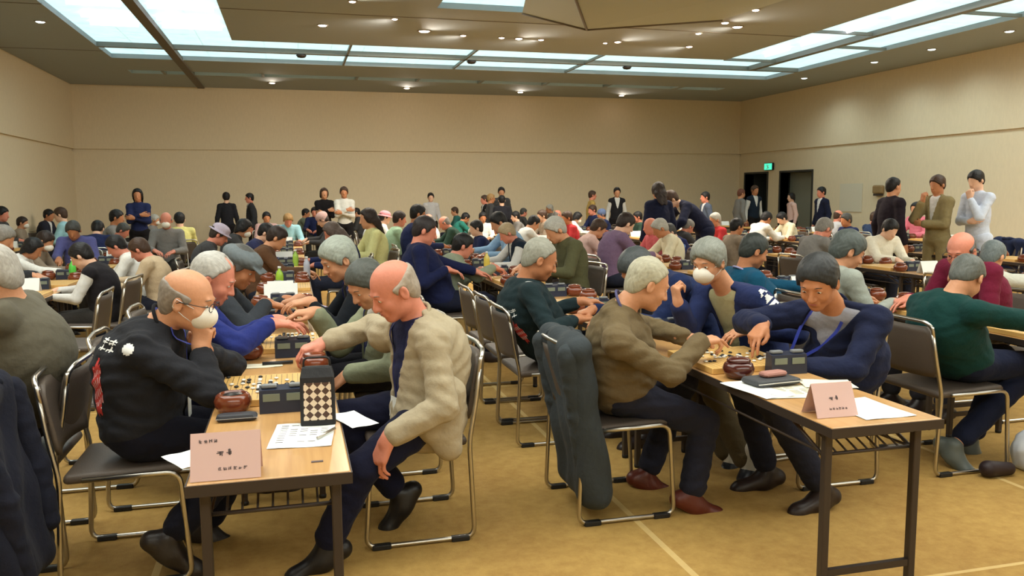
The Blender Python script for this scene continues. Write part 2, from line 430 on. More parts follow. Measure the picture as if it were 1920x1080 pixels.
# ------------------------------------------------------------------ hands
CURL = {'relax': [(.35, .45, .3)]*4, 'flat': [(.12, .18, .1)]*4, 'stone': [(.45, .35, .15), (.5, .25, .1), (.95, 1.1, .6), (1.1, 1.2, .7)],
        'fist': [(1.15, 1.4, .9)]*4, 'knee': [(.45, .5, .25), (.5, .55, .3), (.5, .55, .3), (.45, .6, .3)], 'grip': [(.75, .8, .5)]*4}
def hand(S, w, d, n, side, pose='relax', s=1.0, k=.004):
    """w wrist, d towards the fingers, n out of the back of the hand, side +1 right hand, -1 left hand"""
    d = unit(d); n = unit(n-(n@d)*d); x = np.cross(d, n)*side   # towards the little finger is -x for this basis
    # thumb lies on the inner side: for a right hand, palm down, fingers ahead, the thumb points left
    tx = -x
    q = lambda a, b, c: w+(tx*a+d*b+n*c)*s
    S.cone(q(0, -.02, 0), q(0, .02, 0), .026*s, .027*s, k=.02)
    kn = [(.030, .088), (.010, .094), (-.010, .090), (-.028, .080)]
    for i, (a, b) in enumerate(kn):
        S.cone(q(a*.65, .015, 0), q(a, b, 0), .016*s, .0125*s, k=.012)
    S.cone(q(.024, .03, -.006), q(.014, .062, -.004), .017*s, .013*s, k=.014)
    ln = [(.042, .025, .020), (.047, .029, .021), (.043, .027, .021), (.034, .020, .019)]
    for i, (a, b) in enumerate(kn):
        p = q(a, b, .001); ang = 0; r = .0092 if i < 3 else .0080; spread = (a*1.1)
        for j in range(3):
            ang += CURL[pose][i][j]
            dd = unit(d*math.cos(ang)-n*math.sin(ang)+tx*spread*(1 if j == 0 else .3)*2.2)
            p2 = p+dd*ln[i][j]*s
            S.cone(p, p2, r*s, (r-.0009)*s, k=k); p = p2; r -= .0009
    c = {'fist': .5, 'grip': .35, 'stone': .45}.get(pose, 0)
    t0 = q(.026, .022, -.008); t1 = q(.048-.012*c, .050, -.018-.008*c); t2 = q(.056-.030*c, .078, -.022-.014*c); t3 = q(.056-.042*c, .100, -.022-.016*c)
    S.cone(t0, t1, .0145*s, .0118*s, k=.010); S.cone(t1, t2, .0112*s, .0100*s, k=k); S.cone(t2, t3, .0100*s, .0085*s, k=k)

# ------------------------------------------------------------------ people
def elbow(sh, wr, a, b, pole):
    sh, wr, pole = map(lambda q: np.asarray(q, float), (sh, wr, pole)); d = wr-sh; L = np.linalg.norm(d)
    if L > (a+b)*.995: a, b = a*L/(a+b)*1.006, b*L/(a+b)*1.006
    u = d/L; t = (a*a-b*b+L*L)/(2*L); h = math.sqrt(max(0, a*a-t*t)); p = pole-(pole@u)*u
    return sh+u*t+unit(p)*h
def frame_of(J):
    r = unit(J['shR']-J['shL']); u = unit(J['chest']-J['pel']); f = unit(np.cross(u, r)); r2 = unit(np.cross(f, u))
    return np.array([r2, f, u]).T
def torso(S, J, g, b=1.0, k=.06, bottom=True, skirt=0):
    dz = J.get('dz', 1.1)
    R = frame_of(J); pel, ch = J['pel'], J['chest']; f, u, r = R[:, 1], R[:, 2], R[:, 0]
    Rp = J.get('Rp', R)
    S.ell(pel, (.162*b+g, .118*b+g, .115+g), Rp, k)
    S.ell(pel*.5+ch*.5+f*.012*b, (.142*b+g, .108*b*dz+g, .16+g), R, k)
    S.ell(ch, (.155*b+g, .112*b*dz+g, .165+g), R, k)
    top = J['nk']-u*.03
    for q in ('shL', 'shR'):
        S.cone(top, J[q]-u*.005, .052+g, .050+g, k=.045)
    S.ell(J['nk']*.45+ch*.55, (.135*b+g, .088*b*dz+g, .12), R, .05)
    if skirt: S.ell(pel-Rp[:, 2]*.05+Rp[:, 1]*.0, (.175*b+g, .145*b+g, .12+skirt), Rp, .05)
def arms(S, J, g, s=1.0, cuff=.03, upto=1.0, k=.03, flare=.0):
    for q in ('L', 'R'):
        sh, el, wr = J['sh'+q], J['el'+q], J['wr'+q]
        S.cone(sh, el, (.050*s)+g, (.041*s)+g, k=k)
        if upto > 0:
            e2 = wr+(el-wr)*(cuff/np.linalg.norm(el-wr)) if cuff else wr
            S.cone(el, e2, (.042*s)+g, (.027*s)+g+flare, k=.015)
def legs(S, J, g, s=1.0, end=0, k=.04):
    for q in ('L', 'R'):
        hp, kn, an = J['hip'+q], J['kn'+q], J['an'+q]
        S.cone(hp, kn, .082*s+g, .056*s+g, k=k)
        e = an+(kn-an)*end
        S.cone(kn, e, .054*s+g, .036*s+g+(.012 if end else 0), k=.02)
def shoe_mesh(J, q, org, h=.008):
    an, to = J['an'+q], J['toe'+q]; d = unit(to-an); up = unit(V3(0, 0, 1)-d*d[2]); zf = min(an[2]-.07, to[2])
    heel = an-d*.045-up*.050; S = SDF(); ft = to-up*0
    base = an-up*.05
    S.cone(heel, base+d*.05, .043, .044, k=.03)
    S.cone(base+d*.05, base+d*.165, .045, .039, k=.03)
    S.cone(an-up*.005, base+d*.03, .047, .050, k=.03)
    S.cone(base+d*.16-up*.004, base+d*.185-up*.006, .039, .030, k=.02)
    c = base-up*.036
    S.fun(lambda X, Y, Z: ((X-c[0])*up[0]+(Y-c[1])*up[1]+(Z-c[2])*up[2]), '-', .004)
    return S.mesh('shoe', h, org)
def body_mesh(J, org, h, detail=True, s=1.0, handk=.004, neckw=1.0):
    S = SDF(); torso(S, J, -.006, J.get('b', 1)*.97)
    c, R, hs = J['hd'], J['hR'], J.get('hs', 1.0)
    skull = c+R@V3(0, -.028, -.055)*hs
    S.cone(J['nk']-unit(J['nk']-J['chest'])*.03, skull, .060*neckw, .053*neckw, k=.03)
    head(S, c, R, hs, detail)
    arms(S, J, 0, .93, cuff=0); legs(S, J, -.004, 1)
    for q, sd in (('L', -1), ('R', 1)):
        dd = unit(J['toe'+q]-J['an'+q]); uu = unit(V3(0, 0, 1)-dd*dd[2]); S.cone(J['an'+q]-uu*.04, J['an'+q]-uu*.052+dd*.13, .028, .022, k=.02)
        hd_, hn_, hp = J['hand'+q]
        hand(S, J['wr'+q], V3(*hd_), V3(*hn_), sd, hp, J.get('hsz', 1.0), handk)
    me = S.mesh('body', h, org)
    return me
def vcut(S, J, w=.07, low=.30, depth=.2, top=.03):
    """open the front of a jacket in a V from the neck down"""
    R = frame_of(J); nk = J['nk']-R[:, 2]*0; r, f, u = R[:, 0], R[:, 1], R[:, 2]
    def fn(X, Y, Z):
        x = (X-nk[0])*r[0]+(Y-nk[1])*r[1]+(Z-nk[2])*r[2]; y = (X-nk[0])*f[0]+(Y-nk[1])*f[1]+(Z-nk[2])*f[2]; z = (X-nk[0])*u[0]+(Y-nk[1])*u[1]+(Z-nk[2])*u[2]
        wd = w*np.clip((z+low)/(low-.02), 0, 1)**.8+.004*(z > -low)-.004*(z < -low)
        return np.maximum(np.maximum(np.abs(x)-wd, .02-y), y-.175)      # negative inside the opening
    return S.fun(fn, '-', .004)
def neckcut(S, J, r=.056):
    a = J['nk']; b = J['hd']+J['hR']@V3(0, -.02, -.05); d = unit(b-a)
    return S.cone(a-d*.005, a+d*.30, r, r+.02, k=.004, op='-')
SKIN = {'tan': skin((202, 146, 112)), 'red': skin((208, 134, 112)), 'brown': skin((184, 124, 88)), 'pale': skin((222, 178, 152))}
IRIS = mat('dark_iris', (36, 26, 22), .2); EYEW = mat('eye_white', (216, 210, 202), .3); LIP = mat('lips', (168, 96, 84), .5)
def face_parts(body, root, J, brow):
    c, R, hs = J['hd'], J['hR'], J.get('hs', 1.0); org = J['org']
    q = lambda x, y, z: c+R@V3(x, y, z)*hs-org
    for sx in (-1, 1):
        S = SDF(); S.ell(q(sx*.031, .0765, .001), V3(.0118, .0118, .0085)*hs, R)
        me = S.mesh('eye', .0022); v, cc = mesh_np(me)
        me.materials.append(EYEW); me.materials.append(IRIS)
        p = q(sx*.031, .0885, -.001); me.polygons.foreach_set('material_index', (np.linalg.norm(cc-p, axis=1) < .0062).astype(np.int32))
        link('eye', me, root)
        mb = MB(); mb.tube([q(sx*.014, .0905, .021), q(sx*.028, .0905, .0265), q(sx*.046, .0795, .022)], [.0026, .0036, .002], 6, flat=.6); mb.build('eyebrow', brow, root)
    mb = MB(); mb.tube([q(-.021, .0855, -.0630), q(-.010, .0925, -.0610), q(0, .0935, -.0618), q(.010, .0925, -.0610), q(.021, .0855, -.0630)], [.002, .0042, .0046, .0042, .002], 6)
    mb.build('lips', LIP, root)
def glasses(root, J, m=None):
    c, R, hs = J['hd'], J['hR'], J.get('hs', 1.0); org = J['org']; q = lambda x, y, z: c+R@V3(x, y, z)*hs-org
    mb = MB()
    for sx in (-1, 1):
        mb.tube([q(sx*.033+.024*math.cos(a), .106-.004*abs(math.cos(a)), .0+.017*math.sin(a)) for a in np.linspace(0, 2*math.pi, 17)[:-1]], .0017, 6, closed=True)
        mb.tube([q(sx*.057, .103, .004), q(sx*.080, .08, .004), q(sx*.084, .0, .0), q(sx*.083, -.02, -.012)], .0017, 6)
    mb.tube([q(-.010, .106, .004), q(0, .109, .006), q(.010, .106, .004)], .0016, 6)
    mb.build('glasses', m or BLACKPLASTIC, root)
def face_mask(root, J):
    o = put_head_piece('face_mask', mask_mesh(), J['hd']-J['org'], J['hR'], J.get('hs', 1.0), root, mat('white_mask', (228, 224, 214), .8, bump=.1))
    for sx in (-1, 1):
        mb = MB(); mb.tube([V3(sx*.050, .062, -.022), V3(sx*.074, .03, -.006), V3(sx*.090, -.012, .010), V3(sx*.088, -.022, -.02), V3(sx*.070, .02, -.05), V3(sx*.047, .055, -.072)], .0016, 5); mb.build('ear_loop', WHITE, o)
def bvh(me):
    v = np.empty(len(me.vertices)*3); me.vertices.foreach_get('co', v)
    return BVHTree.FromPolygons([tuple(p) for p in v.reshape(-1, 3)], [tuple(p.vertices) for p in me.polygons])
def strap(root, name, trees, pts, rd, m, w=.008, th=.0015, off=.003):
    """a flat band laid on a surface: pts are near the surface, rd is the inward ray direction"""
    P = []; pts = [V3(*p) for p in pts]; dens = []
    for i in range(len(pts)-1):
        n = max(2, int(np.linalg.norm(pts[i+1]-pts[i])/.02))
        for t in range(n): dens.append(pts[i]+(pts[i+1]-pts[i])*t/n)
    dens.append(pts[-1]); rd = unit(rd)
    for p in dens:
        best = None
        for T in trees:
            hit = T.ray_cast(Vector(p-rd*.25), Vector(rd), .6)
            if hit[0] is not None and (best is None or hit[3] < best): best = hit[3]
        P.append(p-rd*.25+rd*(best-off) if best is not None and best < .33 else (P[-1]+(p-dens[len(P)-1]) if P else p))
    for _ in range(2): P = [P[0]]+[(P[i-1]+P[i]*2+P[i+1])/4 for i in range(1, len(P)-1)]+[P[-1]]
    v = []; f = []
    for i, p in enumerate(P):
        t = unit(P[min(i+1, len(P)-1)]-P[max(i-1, 0)]); s_ = unit(np.cross(t, rd))*w
        v += [p+s_, p-s_, p-s_-rd*th, p+s_-rd*th]
    for i in range(len(P)-1):
        for k in range(4): a = i*4+k; b = i*4+(k+1) % 4; f.append((a, b, b+4, a+4))
    f += [(3, 2, 1, 0), tuple(len(P)*4-4+k for k in range(4))]
    mb = MB(); mb.add(v, f, 0, False); mb.build(name, m, root); return P[-1]
def decal(root, name, trees, c, u, v, n, W_, H_, pat, mats, res=.006, off=.003, maxd=.5):
    """print on cloth: small quads dropped along -n on the surface; pat(s,t) in 0..1 gives the material or -1"""
    nu, nv = int(W_/res), int(H_/res); u, v, n = unit(u), unit(v), unit(n); vid = {}; mb = MB(); vs = []; fs = []; mi = []
    def vert(i, j):
        if (i, j) in vid: return vid[i, j]
        p = c+u*(i/nu-.5)*W_+v*(j/nv-.5)*H_+n*.25; best = None
        for T in trees:
            hit = T.ray_cast(Vector(p), Vector(-n), maxd)
            if hit[0] is not None and (best is None or hit[3] < best): best = hit[3]
        vid[i, j] = None if best is None else len(vs)
        if best is not None: vs.append(p-n*(best-off))
        return vid[i, j]
    for i in range(nu):
        for j in range(nv):
            k = pat((i+.5)/nu, (j+.5)/nv)
            if k < 0: continue
            q = [vert(i, j), vert(i+1, j), vert(i+1, j+1), vert(i, j+1)]
            if None in q: continue
            if max(np.linalg.norm(vs[q[0]]-vs[q[2]]), np.linalg.norm(vs[q[1]]-vs[q[3]])) > res*4: continue
            fs.append(tuple(q)); mi.append(k)
    if not fs: return None
    me = bpy.data.meshes.new(name); me.from_pydata([tuple(p) for p in vs], [], fs); me.polygons.foreach_set('material_index', mi); me.update()
    return link(name, me, root, mats)
def loc_(J, p): return p-J['org']
def localise(J):
    org = V3(J['pel'][0], J['pel'][1], 0); J['org'] = org; return J
CLOTH_ORG = 0
def wear(root, name, S, J, h, m): return link(name, S.mesh(name, h, J['org']), root, m)
def dress(root, J, h, top='sweater', tc=(90, 80, 70), sc=(220, 220, 220), pc=(34, 36, 48), shc=(40, 30, 28), fold=.004, w=.07, low=.30, b=None, skirt=0, cuff=.03):
    b = b or J.get('b', 1); out = {}
    F = lambda S, a=fold: S.fun(folds(a), 'n') if a else S
    if top in ('jacket', 'vest', 'open'):
        S = SDF(); torso(S, J, .006, b)
        if top == 'vest': arms(S, J, .008, cuff=cuff+.01)
        out['shirt'] = wear(root, 'shirt', F(S, fold*.6), J, h, cloth(sc, 'shirt_cloth'))
        S = SDF(); torso(S, J, .020, b, skirt=skirt)
        if top != 'vest': arms(S, J, .017, cuff=cuff, flare=.008)
        F(S); vcut(S, J, w, low if top != 'open' else .75)
        out['top'] = wear(root, 'vest' if top == 'vest' else 'jacket', S, J, h, cloth(tc))
        if top != 'vest': S = None
    elif top in ('tee',):
        S = SDF(); torso(S, J, .010, b); arms(S, J, .012, upto=0); out['top'] = wear(root, 'shirt', F(S), J, h, cloth(tc))
    else:
        S = SDF(); torso(S, J, .014, b, skirt=skirt); arms(S, J, .013, cuff=cuff, flare=.004)
        if top == 'hoodie':
            R = frame_of(J); nk = J['nk']
            for sx in (-1, 1): S.cone(nk-R[:, 1]*.07-R[:, 2]*.01, nk+R[:, 0]*sx*.075+R[:, 1]*.02, .045, .03, k=.03)
            S.cone(nk-R[:, 1]*.08-R[:, 2]*.05, nk-R[:, 1]*.06+R[:, 2]*.02, .06, .045, k=.03)
        out['top'] = wear(root, {'hoodie': 'hooded_top'}.get(top, top), F(S), J, h, cloth(tc))
    S = SDF(); Rp = J.get('Rp', frame_of(J)); S.ell(J['pel']-V3(0, 0, .02), (.170*b, .126*b, .10), Rp, .05); legs(S, J, .014, end=.12)
    out['trousers'] = wear(root, 'trousers', F(S, fold*.8), J, h, cloth(pc, 'trouser_cloth'))
    for q in 'LR': link('shoe', shoe_mesh(J, q, J['org'], max(h, .007)), root, mat('shoe_leather', shc, .4, bump=.1))
    return out
def collar(root, J, m, r=.060, th=.013, tilt=.3):
    R = frame_of(J); d = unit(J['hd']+J['hR']@V3(0, -.03, -.06)-J['nk']); u = unit(R[:, 0]); f = unit(np.cross(d, u))
    c = J['nk']+d*.022-J['org']
    mb = MB(); pts = [c+u*r*math.sin(a)*1.02+f*r*math.cos(a)-d*.012*math.cos(a) for a in np.linspace(.35, 2*math.pi-.35, 18)]
    mb.tube(pts, [th*.3]+[th*.55]*16+[th*.3], 8); return mb.build('collar', m, root)
def finish(root, J, hairstyle, hairc, skinm, h=.0055, detail=True, neckw=1.0):
    o = link('body', body_mesh(J, J['org'], h, detail, neckw=neckw), root, skinm)
    if hairstyle in ('cap', 'bucket', 'knit'):
        put_head_piece('hair', hair_mesh('short'), J['hd']-J['org'], J['hR'], J.get('hs', 1)*.99, root, hairm(J.get('under', (120, 118, 112))))
        put_head_piece({'cap': 'flat_cap', 'bucket': 'hat', 'knit': 'knit_hat'}[hairstyle], hat_mesh(hairstyle), J['hd']-J['org'], J['hR'], J.get('hs', 1), root, cloth(hairc, 'hat_cloth'))
    else: put_head_piece('hair', hair_mesh(hairstyle), J['hd']-J['org'], J['hR'], J.get('hs', 1), root, hairm(hairc))
    return o
def complete(J, armp=None, au=.27, af=.245):
    """fill in elbows by bending each arm, convert to arrays"""
    for k, v in list(J.items()):
        if isinstance(v, (tuple, list)) and len(v) == 3 and not k.startswith('hand') and isinstance(v[0], (int, float, np.floating)): J[k] = V3(*v)
    for q in 'LR':
        if 'el'+q not in J: J['el'+q] = elbow(J['sh'+q], J['wr'+q], au, af, (armp or {}).get(q, V3(0, 0, -1)))
    return localise(J)
# ------------------------------------------------------------------ generic seated / standing poses (facing local +Y)
def seated(lean=.08, neck=.8, pitch=.55, yaw=0, wrL=(-.16, .42, .77), wrR=(.12, .50, .80), pL=None, pR=None, s=1.0, foot=.38, chin=False, b=1.0, hL=None, hR=None):
    P = V3(0, 0, .585*s); c = P+.265*s*V3(0, math.sin(lean), math.cos(lean)); n = c+.205*s*V3(0, math.sin(lean+.32), math.cos(lean+.32))
    hd = n+.150*s*V3(.0, math.sin(neck), math.cos(neck)); u = unit(n-c)
    J = dict(pel=P, chest=c, nk=n, hd=hd, hR=rot(yaw, pitch), shL=n+V3(-.168*s, 0, 0)-u*.05, shR=n+V3(.168*s, 0, 0)-u*.05, b=b, hs=s**.5,
             hipL=P+V3(-.09, .02, -.03), hipR=P+V3(.09, .02, -.03), knL=V3(-.12*s, .44*s, .53*s), knR=V3(.12*s, .44*s, .53*s),
             anL=V3(-.12, foot, .09), anR=V3(.12, foot+.03, .09), toeL=V3(-.13, foot+.19, .04), toeR=V3(.13, foot+.21, .04), Rp=np.eye(3))
    J['wrL'] = V3(*wrL)*V3(1, s, 1) if s < .95 else V3(*wrL); J['wrR'] = V3(*wrR)*V3(1, s, 1) if s < .95 else V3(*wrR)
    J['handL'] = hL or ((.25, 1, -.25), (0, .25, 1), 'relax'); J['handR'] = hR or ((-.1, 1, -.35), (0, .35, 1), 'stone')
    return complete(J, dict(L=V3(*(pL or (-.5, -.1, -1))), R=V3(*(pR or (.5, -.1, -1)))), .27*s, .245*s)
def standing(lean=.03, neck=.12, pitch=.1, yaw=0, wrL=(-.25, .05, .82), wrR=(.25, .05, .82), pL=(-.3, -1, 0), pR=(.3, -1, 0), s=1.0, b=1.0, hL=None, hR=None, leanfwd=0):
    P = V3(0, 0, .90*s); a = lean+leanfwd; c = P+.275*s*V3(0, math.sin(a), math.cos(a)); n = c+.235*s*V3(0, math.sin(a+.08), math.cos(a+.08)); hd = n+.155*s*V3(0, math.sin(neck+leanfwd), math.cos(neck+leanfwd)); u = unit(n-c)
    J = dict(pel=P, chest=c, nk=n, hd=hd, hR=rot(yaw, pitch), shL=n+V3(-.150*s, 0, 0)-u*.06, shR=n+V3(.150*s, 0, 0)-u*.06, b=b*.88, hs=1.0,
             hipL=P+V3(-.09, 0, -.04), hipR=P+V3(.09, 0, -.04), knL=V3(-.11, .02, .49*s), knR=V3(.11, .02, .49*s), anL=V3(-.12, -.02, .09), anR=V3(.12, -.02, .09),
             toeL=V3(-.15, .16, .04), toeR=V3(.15, .16, .04), Rp=np.eye(3), wrL=V3(*wrL), wrR=V3(*wrR))
    J['handL'] = hL or ((0, .15, -1), (-1, 0, 0), 'relax'); J['handR'] = hR or ((0, .15, -1), (1, 0, 0), 'relax')
    return complete(J, dict(L=V3(*pL), R=V3(*pR)), .29*s, .26*s)
POSES = {
    'lean': lambda: seated(),
    'reach': lambda: seated(lean=.25, neck=.9, pitch=.6, wrR=(.06, .62, .84), wrL=(-.2, .44, .76)),
    'up': lambda: seated(lean=-.02, neck=.3, pitch=.2, wrL=(-.10, .34, .75), wrR=(.14, .40, .77), hL=((.6, .8, -.2), (0, .2, 1), 'relax'), hR=((-.6, .8, -.2), (0, .2, 1), 'relax')),
    'kid': lambda: seated(lean=.1, neck=.6, pitch=.35, s=.86, wrR=(.05, .52, .80), wrL=(-.15, .42, .76)),
    'stand': lambda: standing(),
    'cross': lambda: standing(wrL=(.06, .235, 1.14), wrR=(-.06, .26, 1.20), hL=((1, .1, .1), (0, 1, 0), 'relax'), hR=((-1, .1, 0), (0, 1, 0), 'relax'), pL=(-.6, 0, -1), pR=(.6, 0, -1)),
    'chin': lambda: standing(pitch=.22, wrR=(.06, .225, 1.385), wrL=(.05, .24, 1.10), hR=((-.2, .1, 1), (.2, 1, 0), 'fist'), hL=((1, .1, .1), (0, 1, 0), 'relax'), pL=(-.6, 0, -1), pR=(.5, .1, -1), s=1.02),
    'crossl': lambda: standing(pitch=.35, neck=.3, wrL=(-.05, .225, 1.40), wrR=(-.08, .24, 1.12), hL=((.2, .1, 1), (-.2, 1, 0), 'fist'), hR=((-1, .1, .1), (0, 1, 0), 'relax'), pL=(-.5, .1, -1), pR=(.6, 0, -1), s=1.04),
    'bend': lambda: standing(leanfwd=.75, neck=.35, pitch=.7, wrL=(-.2, .62, .86), wrR=(.2, .62, .86), hL=((0, 1, -.2), (0, .2, 1), 'relax'), hR=((0, 1, -.2), (0, .2, 1), 'relax'), pL=(-1, 0, -.3), pR=(1, 0, -.3)),
}
_proto = {}
def proto(pose):
    """meshes of one pose, shared by every background person who sits or stands that way"""
    if pose in _proto: return _proto[pose]
    J = POSES[pose](); h = .0125; d = {'J': J}; org = J['org']; b = J['b']
    d['body'] = body_mesh(J, org, .0095, False, handk=.003)
    F = lambda S: S.fun(folds(.004), 'n')
    S = SDF(); torso(S, J, .014, b); arms(S, J, .014, cuff=.03); d['sweater'] = F(S).mesh('sweater', h, org)
    S = SDF(); torso(S, J, .008, b); arms(S, J, .010, cuff=.025); d['shirt'] = F(S).mesh('shirt', h, org)
    S = SDF(); torso(S, J, .022, b, skirt=.0); arms(S, J, .019, cuff=.04, flare=.006); F(S); vcut(S, J, .065, .30); d['jacket'] = S.mesh('jacket', h, org)
    S = SDF(); torso(S, J, .022, b); F(S); vcut(S, J, .06, .25); d['vest'] = S.mesh('vest', h, org)
    S = SDF(); S.ell(J['pel']-V3(0, 0, .02), (.170, .126, .10), None, .05); legs(S, J, .016, end=.12); d['trousers'] = F(S).mesh('trousers', h, org)
    for q in 'LR': d['shoe'+q] = shoe_mesh(J, q, org, .011)
    _proto[pose] = d; return d
def inst(name, me, root, m):
    o = bpy.data.objects.new(name, me); COL.objects.link(o); o.parent = root; KIDS.setdefault(root.name, []).append(o)
    if not me.materials: me.materials.append(m)
    o.material_slots[0].link = 'OBJECT'; o.material_slots[0].material = m; return o
COLS = {'white': (222, 222, 218), 'blackvest': (34, 32, 36), 'taupe': (138, 124, 108), 'bluepurple': (86, 88, 140), 'navy': (34, 42, 78), 'beige': (188, 168, 140), 'darksuit': (38, 40, 52),
        'lightblue': (150, 196, 208), 'darkgray': (66, 66, 68), 'blackgray': (48, 50, 54), 'gray': (124, 122, 120), 'lightgray': (186, 186, 190), 'yellow': (206, 200, 128), 'lavender': (176, 166, 186),
        'pinkgray': (184, 150, 146), 'navygray': (52, 56, 90), 'brown': (92, 66, 48), 'graygreen': (112, 120, 104), 'paleyellow': (212, 210, 150), 'pink': (214, 120, 138), 'palegreen': (160, 190, 160),
        'darkgreen': (44, 66, 56), 'teal': (52, 110, 108), 'greenteal': (48, 120, 108), 'camo': (134, 142, 122), 'skyblue': (142, 176, 210), 'darknavy': (28, 38, 52), 'olive': (84, 84, 60), 'red': (176, 52, 56),
        'palepink': (222, 186, 178), 'slateblue': (92, 108, 144), 'purplegray': (118, 96, 124), 'redwhite': (196, 96, 100), 'cream': (222, 214, 186), 'navyblue': (40, 46, 90), 'ivory': (226, 222, 206),
        'darkblue': (42, 56, 84), 'black': (26, 24, 26), 'navyblack': (28, 32, 54), 'blackprint': (36, 36, 42), 'blackwhite': (34, 34, 38), 'whitegray': (206, 206, 200), 'mustard': (176, 148, 84),
        'slategray': (76, 86, 104), 'blacksuit': (34, 28, 36), 'khakibeige': (134, 122, 88), 'whiteblue': (198, 208, 228), 'darkbrown': (52, 38, 32), 'blonde': (168, 132, 84), 'blondgray': (172, 156, 128),
        'redbrown': (120, 72, 56), 'graybrown': (104, 90, 84), 'whitegrayh': (190, 188, 180)}
HC = {'black': (26, 24, 26), 'darkbrown': (48, 36, 32), 'brown': (72, 52, 40), 'gray': (136, 132, 126), 'darkgray': (74, 74, 72), 'whitegray': (184, 182, 174), 'blonde': (168, 132, 84), 'blondgray': (180, 160, 128),
      'redbrown': (120, 72, 56), 'graybrown': (98, 84, 78), 'pinkgray': (190, 160, 156), 'lavender': (178, 168, 186), 'pink': (220, 150, 160), 'slateblue': (92, 108, 144)}
VESTS = {'blackvest', 'blackwhite', 'navyblue', 'darknavy'}; JACKETS = {'darksuit', 'blackgray', 'navyblack', 'slategray', 'blacksuit', 'khakibeige', 'darknavyj', 'gray_j'}
ANG = {'R': -math.pi/2, 'L': math.pi/2, 'A': 0, 'C': math.pi}
PH = {}
def background_person(x, y, z, face, pose, hair, hc, top, ex, label, group, pants=None, i=0):
    d = proto(pose); J = d['J']; hd = J['hd']-J['org']; a = ANG[face]+random.uniform(-.18, .18)
    s = min(1.07, max(.88, z/hd[2]))
    fx, fy = -math.sin(a), math.cos(a)
    rx, ry = x-fx*hd[1]*s, y-fy*hd[1]*s
    root = thing('person', (rx, ry, 0), a, label, 'person', group); root.scale = (s, s, s)
    sk = [SKIN['tan'], SKIN['red'], SKIN['pale'], SKIN['brown']][(i*7+3) % 4 if hair != 'bald' else 1]
    inst('body', d['body'], root, sk)
    c = COLS[top]
    if top in VESTS: inst('vest', d['vest'], root, cloth(c)); inst('shirt', d['shirt'], root, cloth((206, 206, 204) if top != 'navyblue' else (96, 128, 196), 'shirt_cloth'))
    elif top in JACKETS: inst('jacket', d['jacket'], root, cloth(c)); inst('shirt', d['shirt'], root, cloth((212, 214, 216), 'shirt_cloth'))
    else: inst('sweater', d['sweater'], root, cloth(c))
    inst('trousers', d['trousers'], root, cloth(COLS.get(pants, [(36, 38, 50), (52, 50, 48), (40, 44, 60)][i % 3]), 'trouser_cloth'))
    for q in 'LR': inst('shoe', d['shoe'+q], root, mat('shoe_leather', (36, 30, 28), .4))
    if hair in ('bucket', 'knit', 'cap'):
        put_head_piece('hair', hair_mesh('short'), hd, J['hR'], J['hs']*.99, root, hairm((60, 52, 48)))
        put_head_piece('hat', hat_mesh(hair), hd, J['hR'], J['hs'], root, cloth(HC[hc], 'hat_cloth'))
    else: put_head_piece('hair', hair_mesh(hair), hd, J['hR'], J['hs'], root, hairm(HC[hc]))
    if 'mask' in ex:
        put_head_piece('face_mask', mask_mesh(), hd, J['hR'], J['hs'], root, mat('white_mask', (228, 224, 214), .8, bump=.1))
    return root, (rx, ry, a)
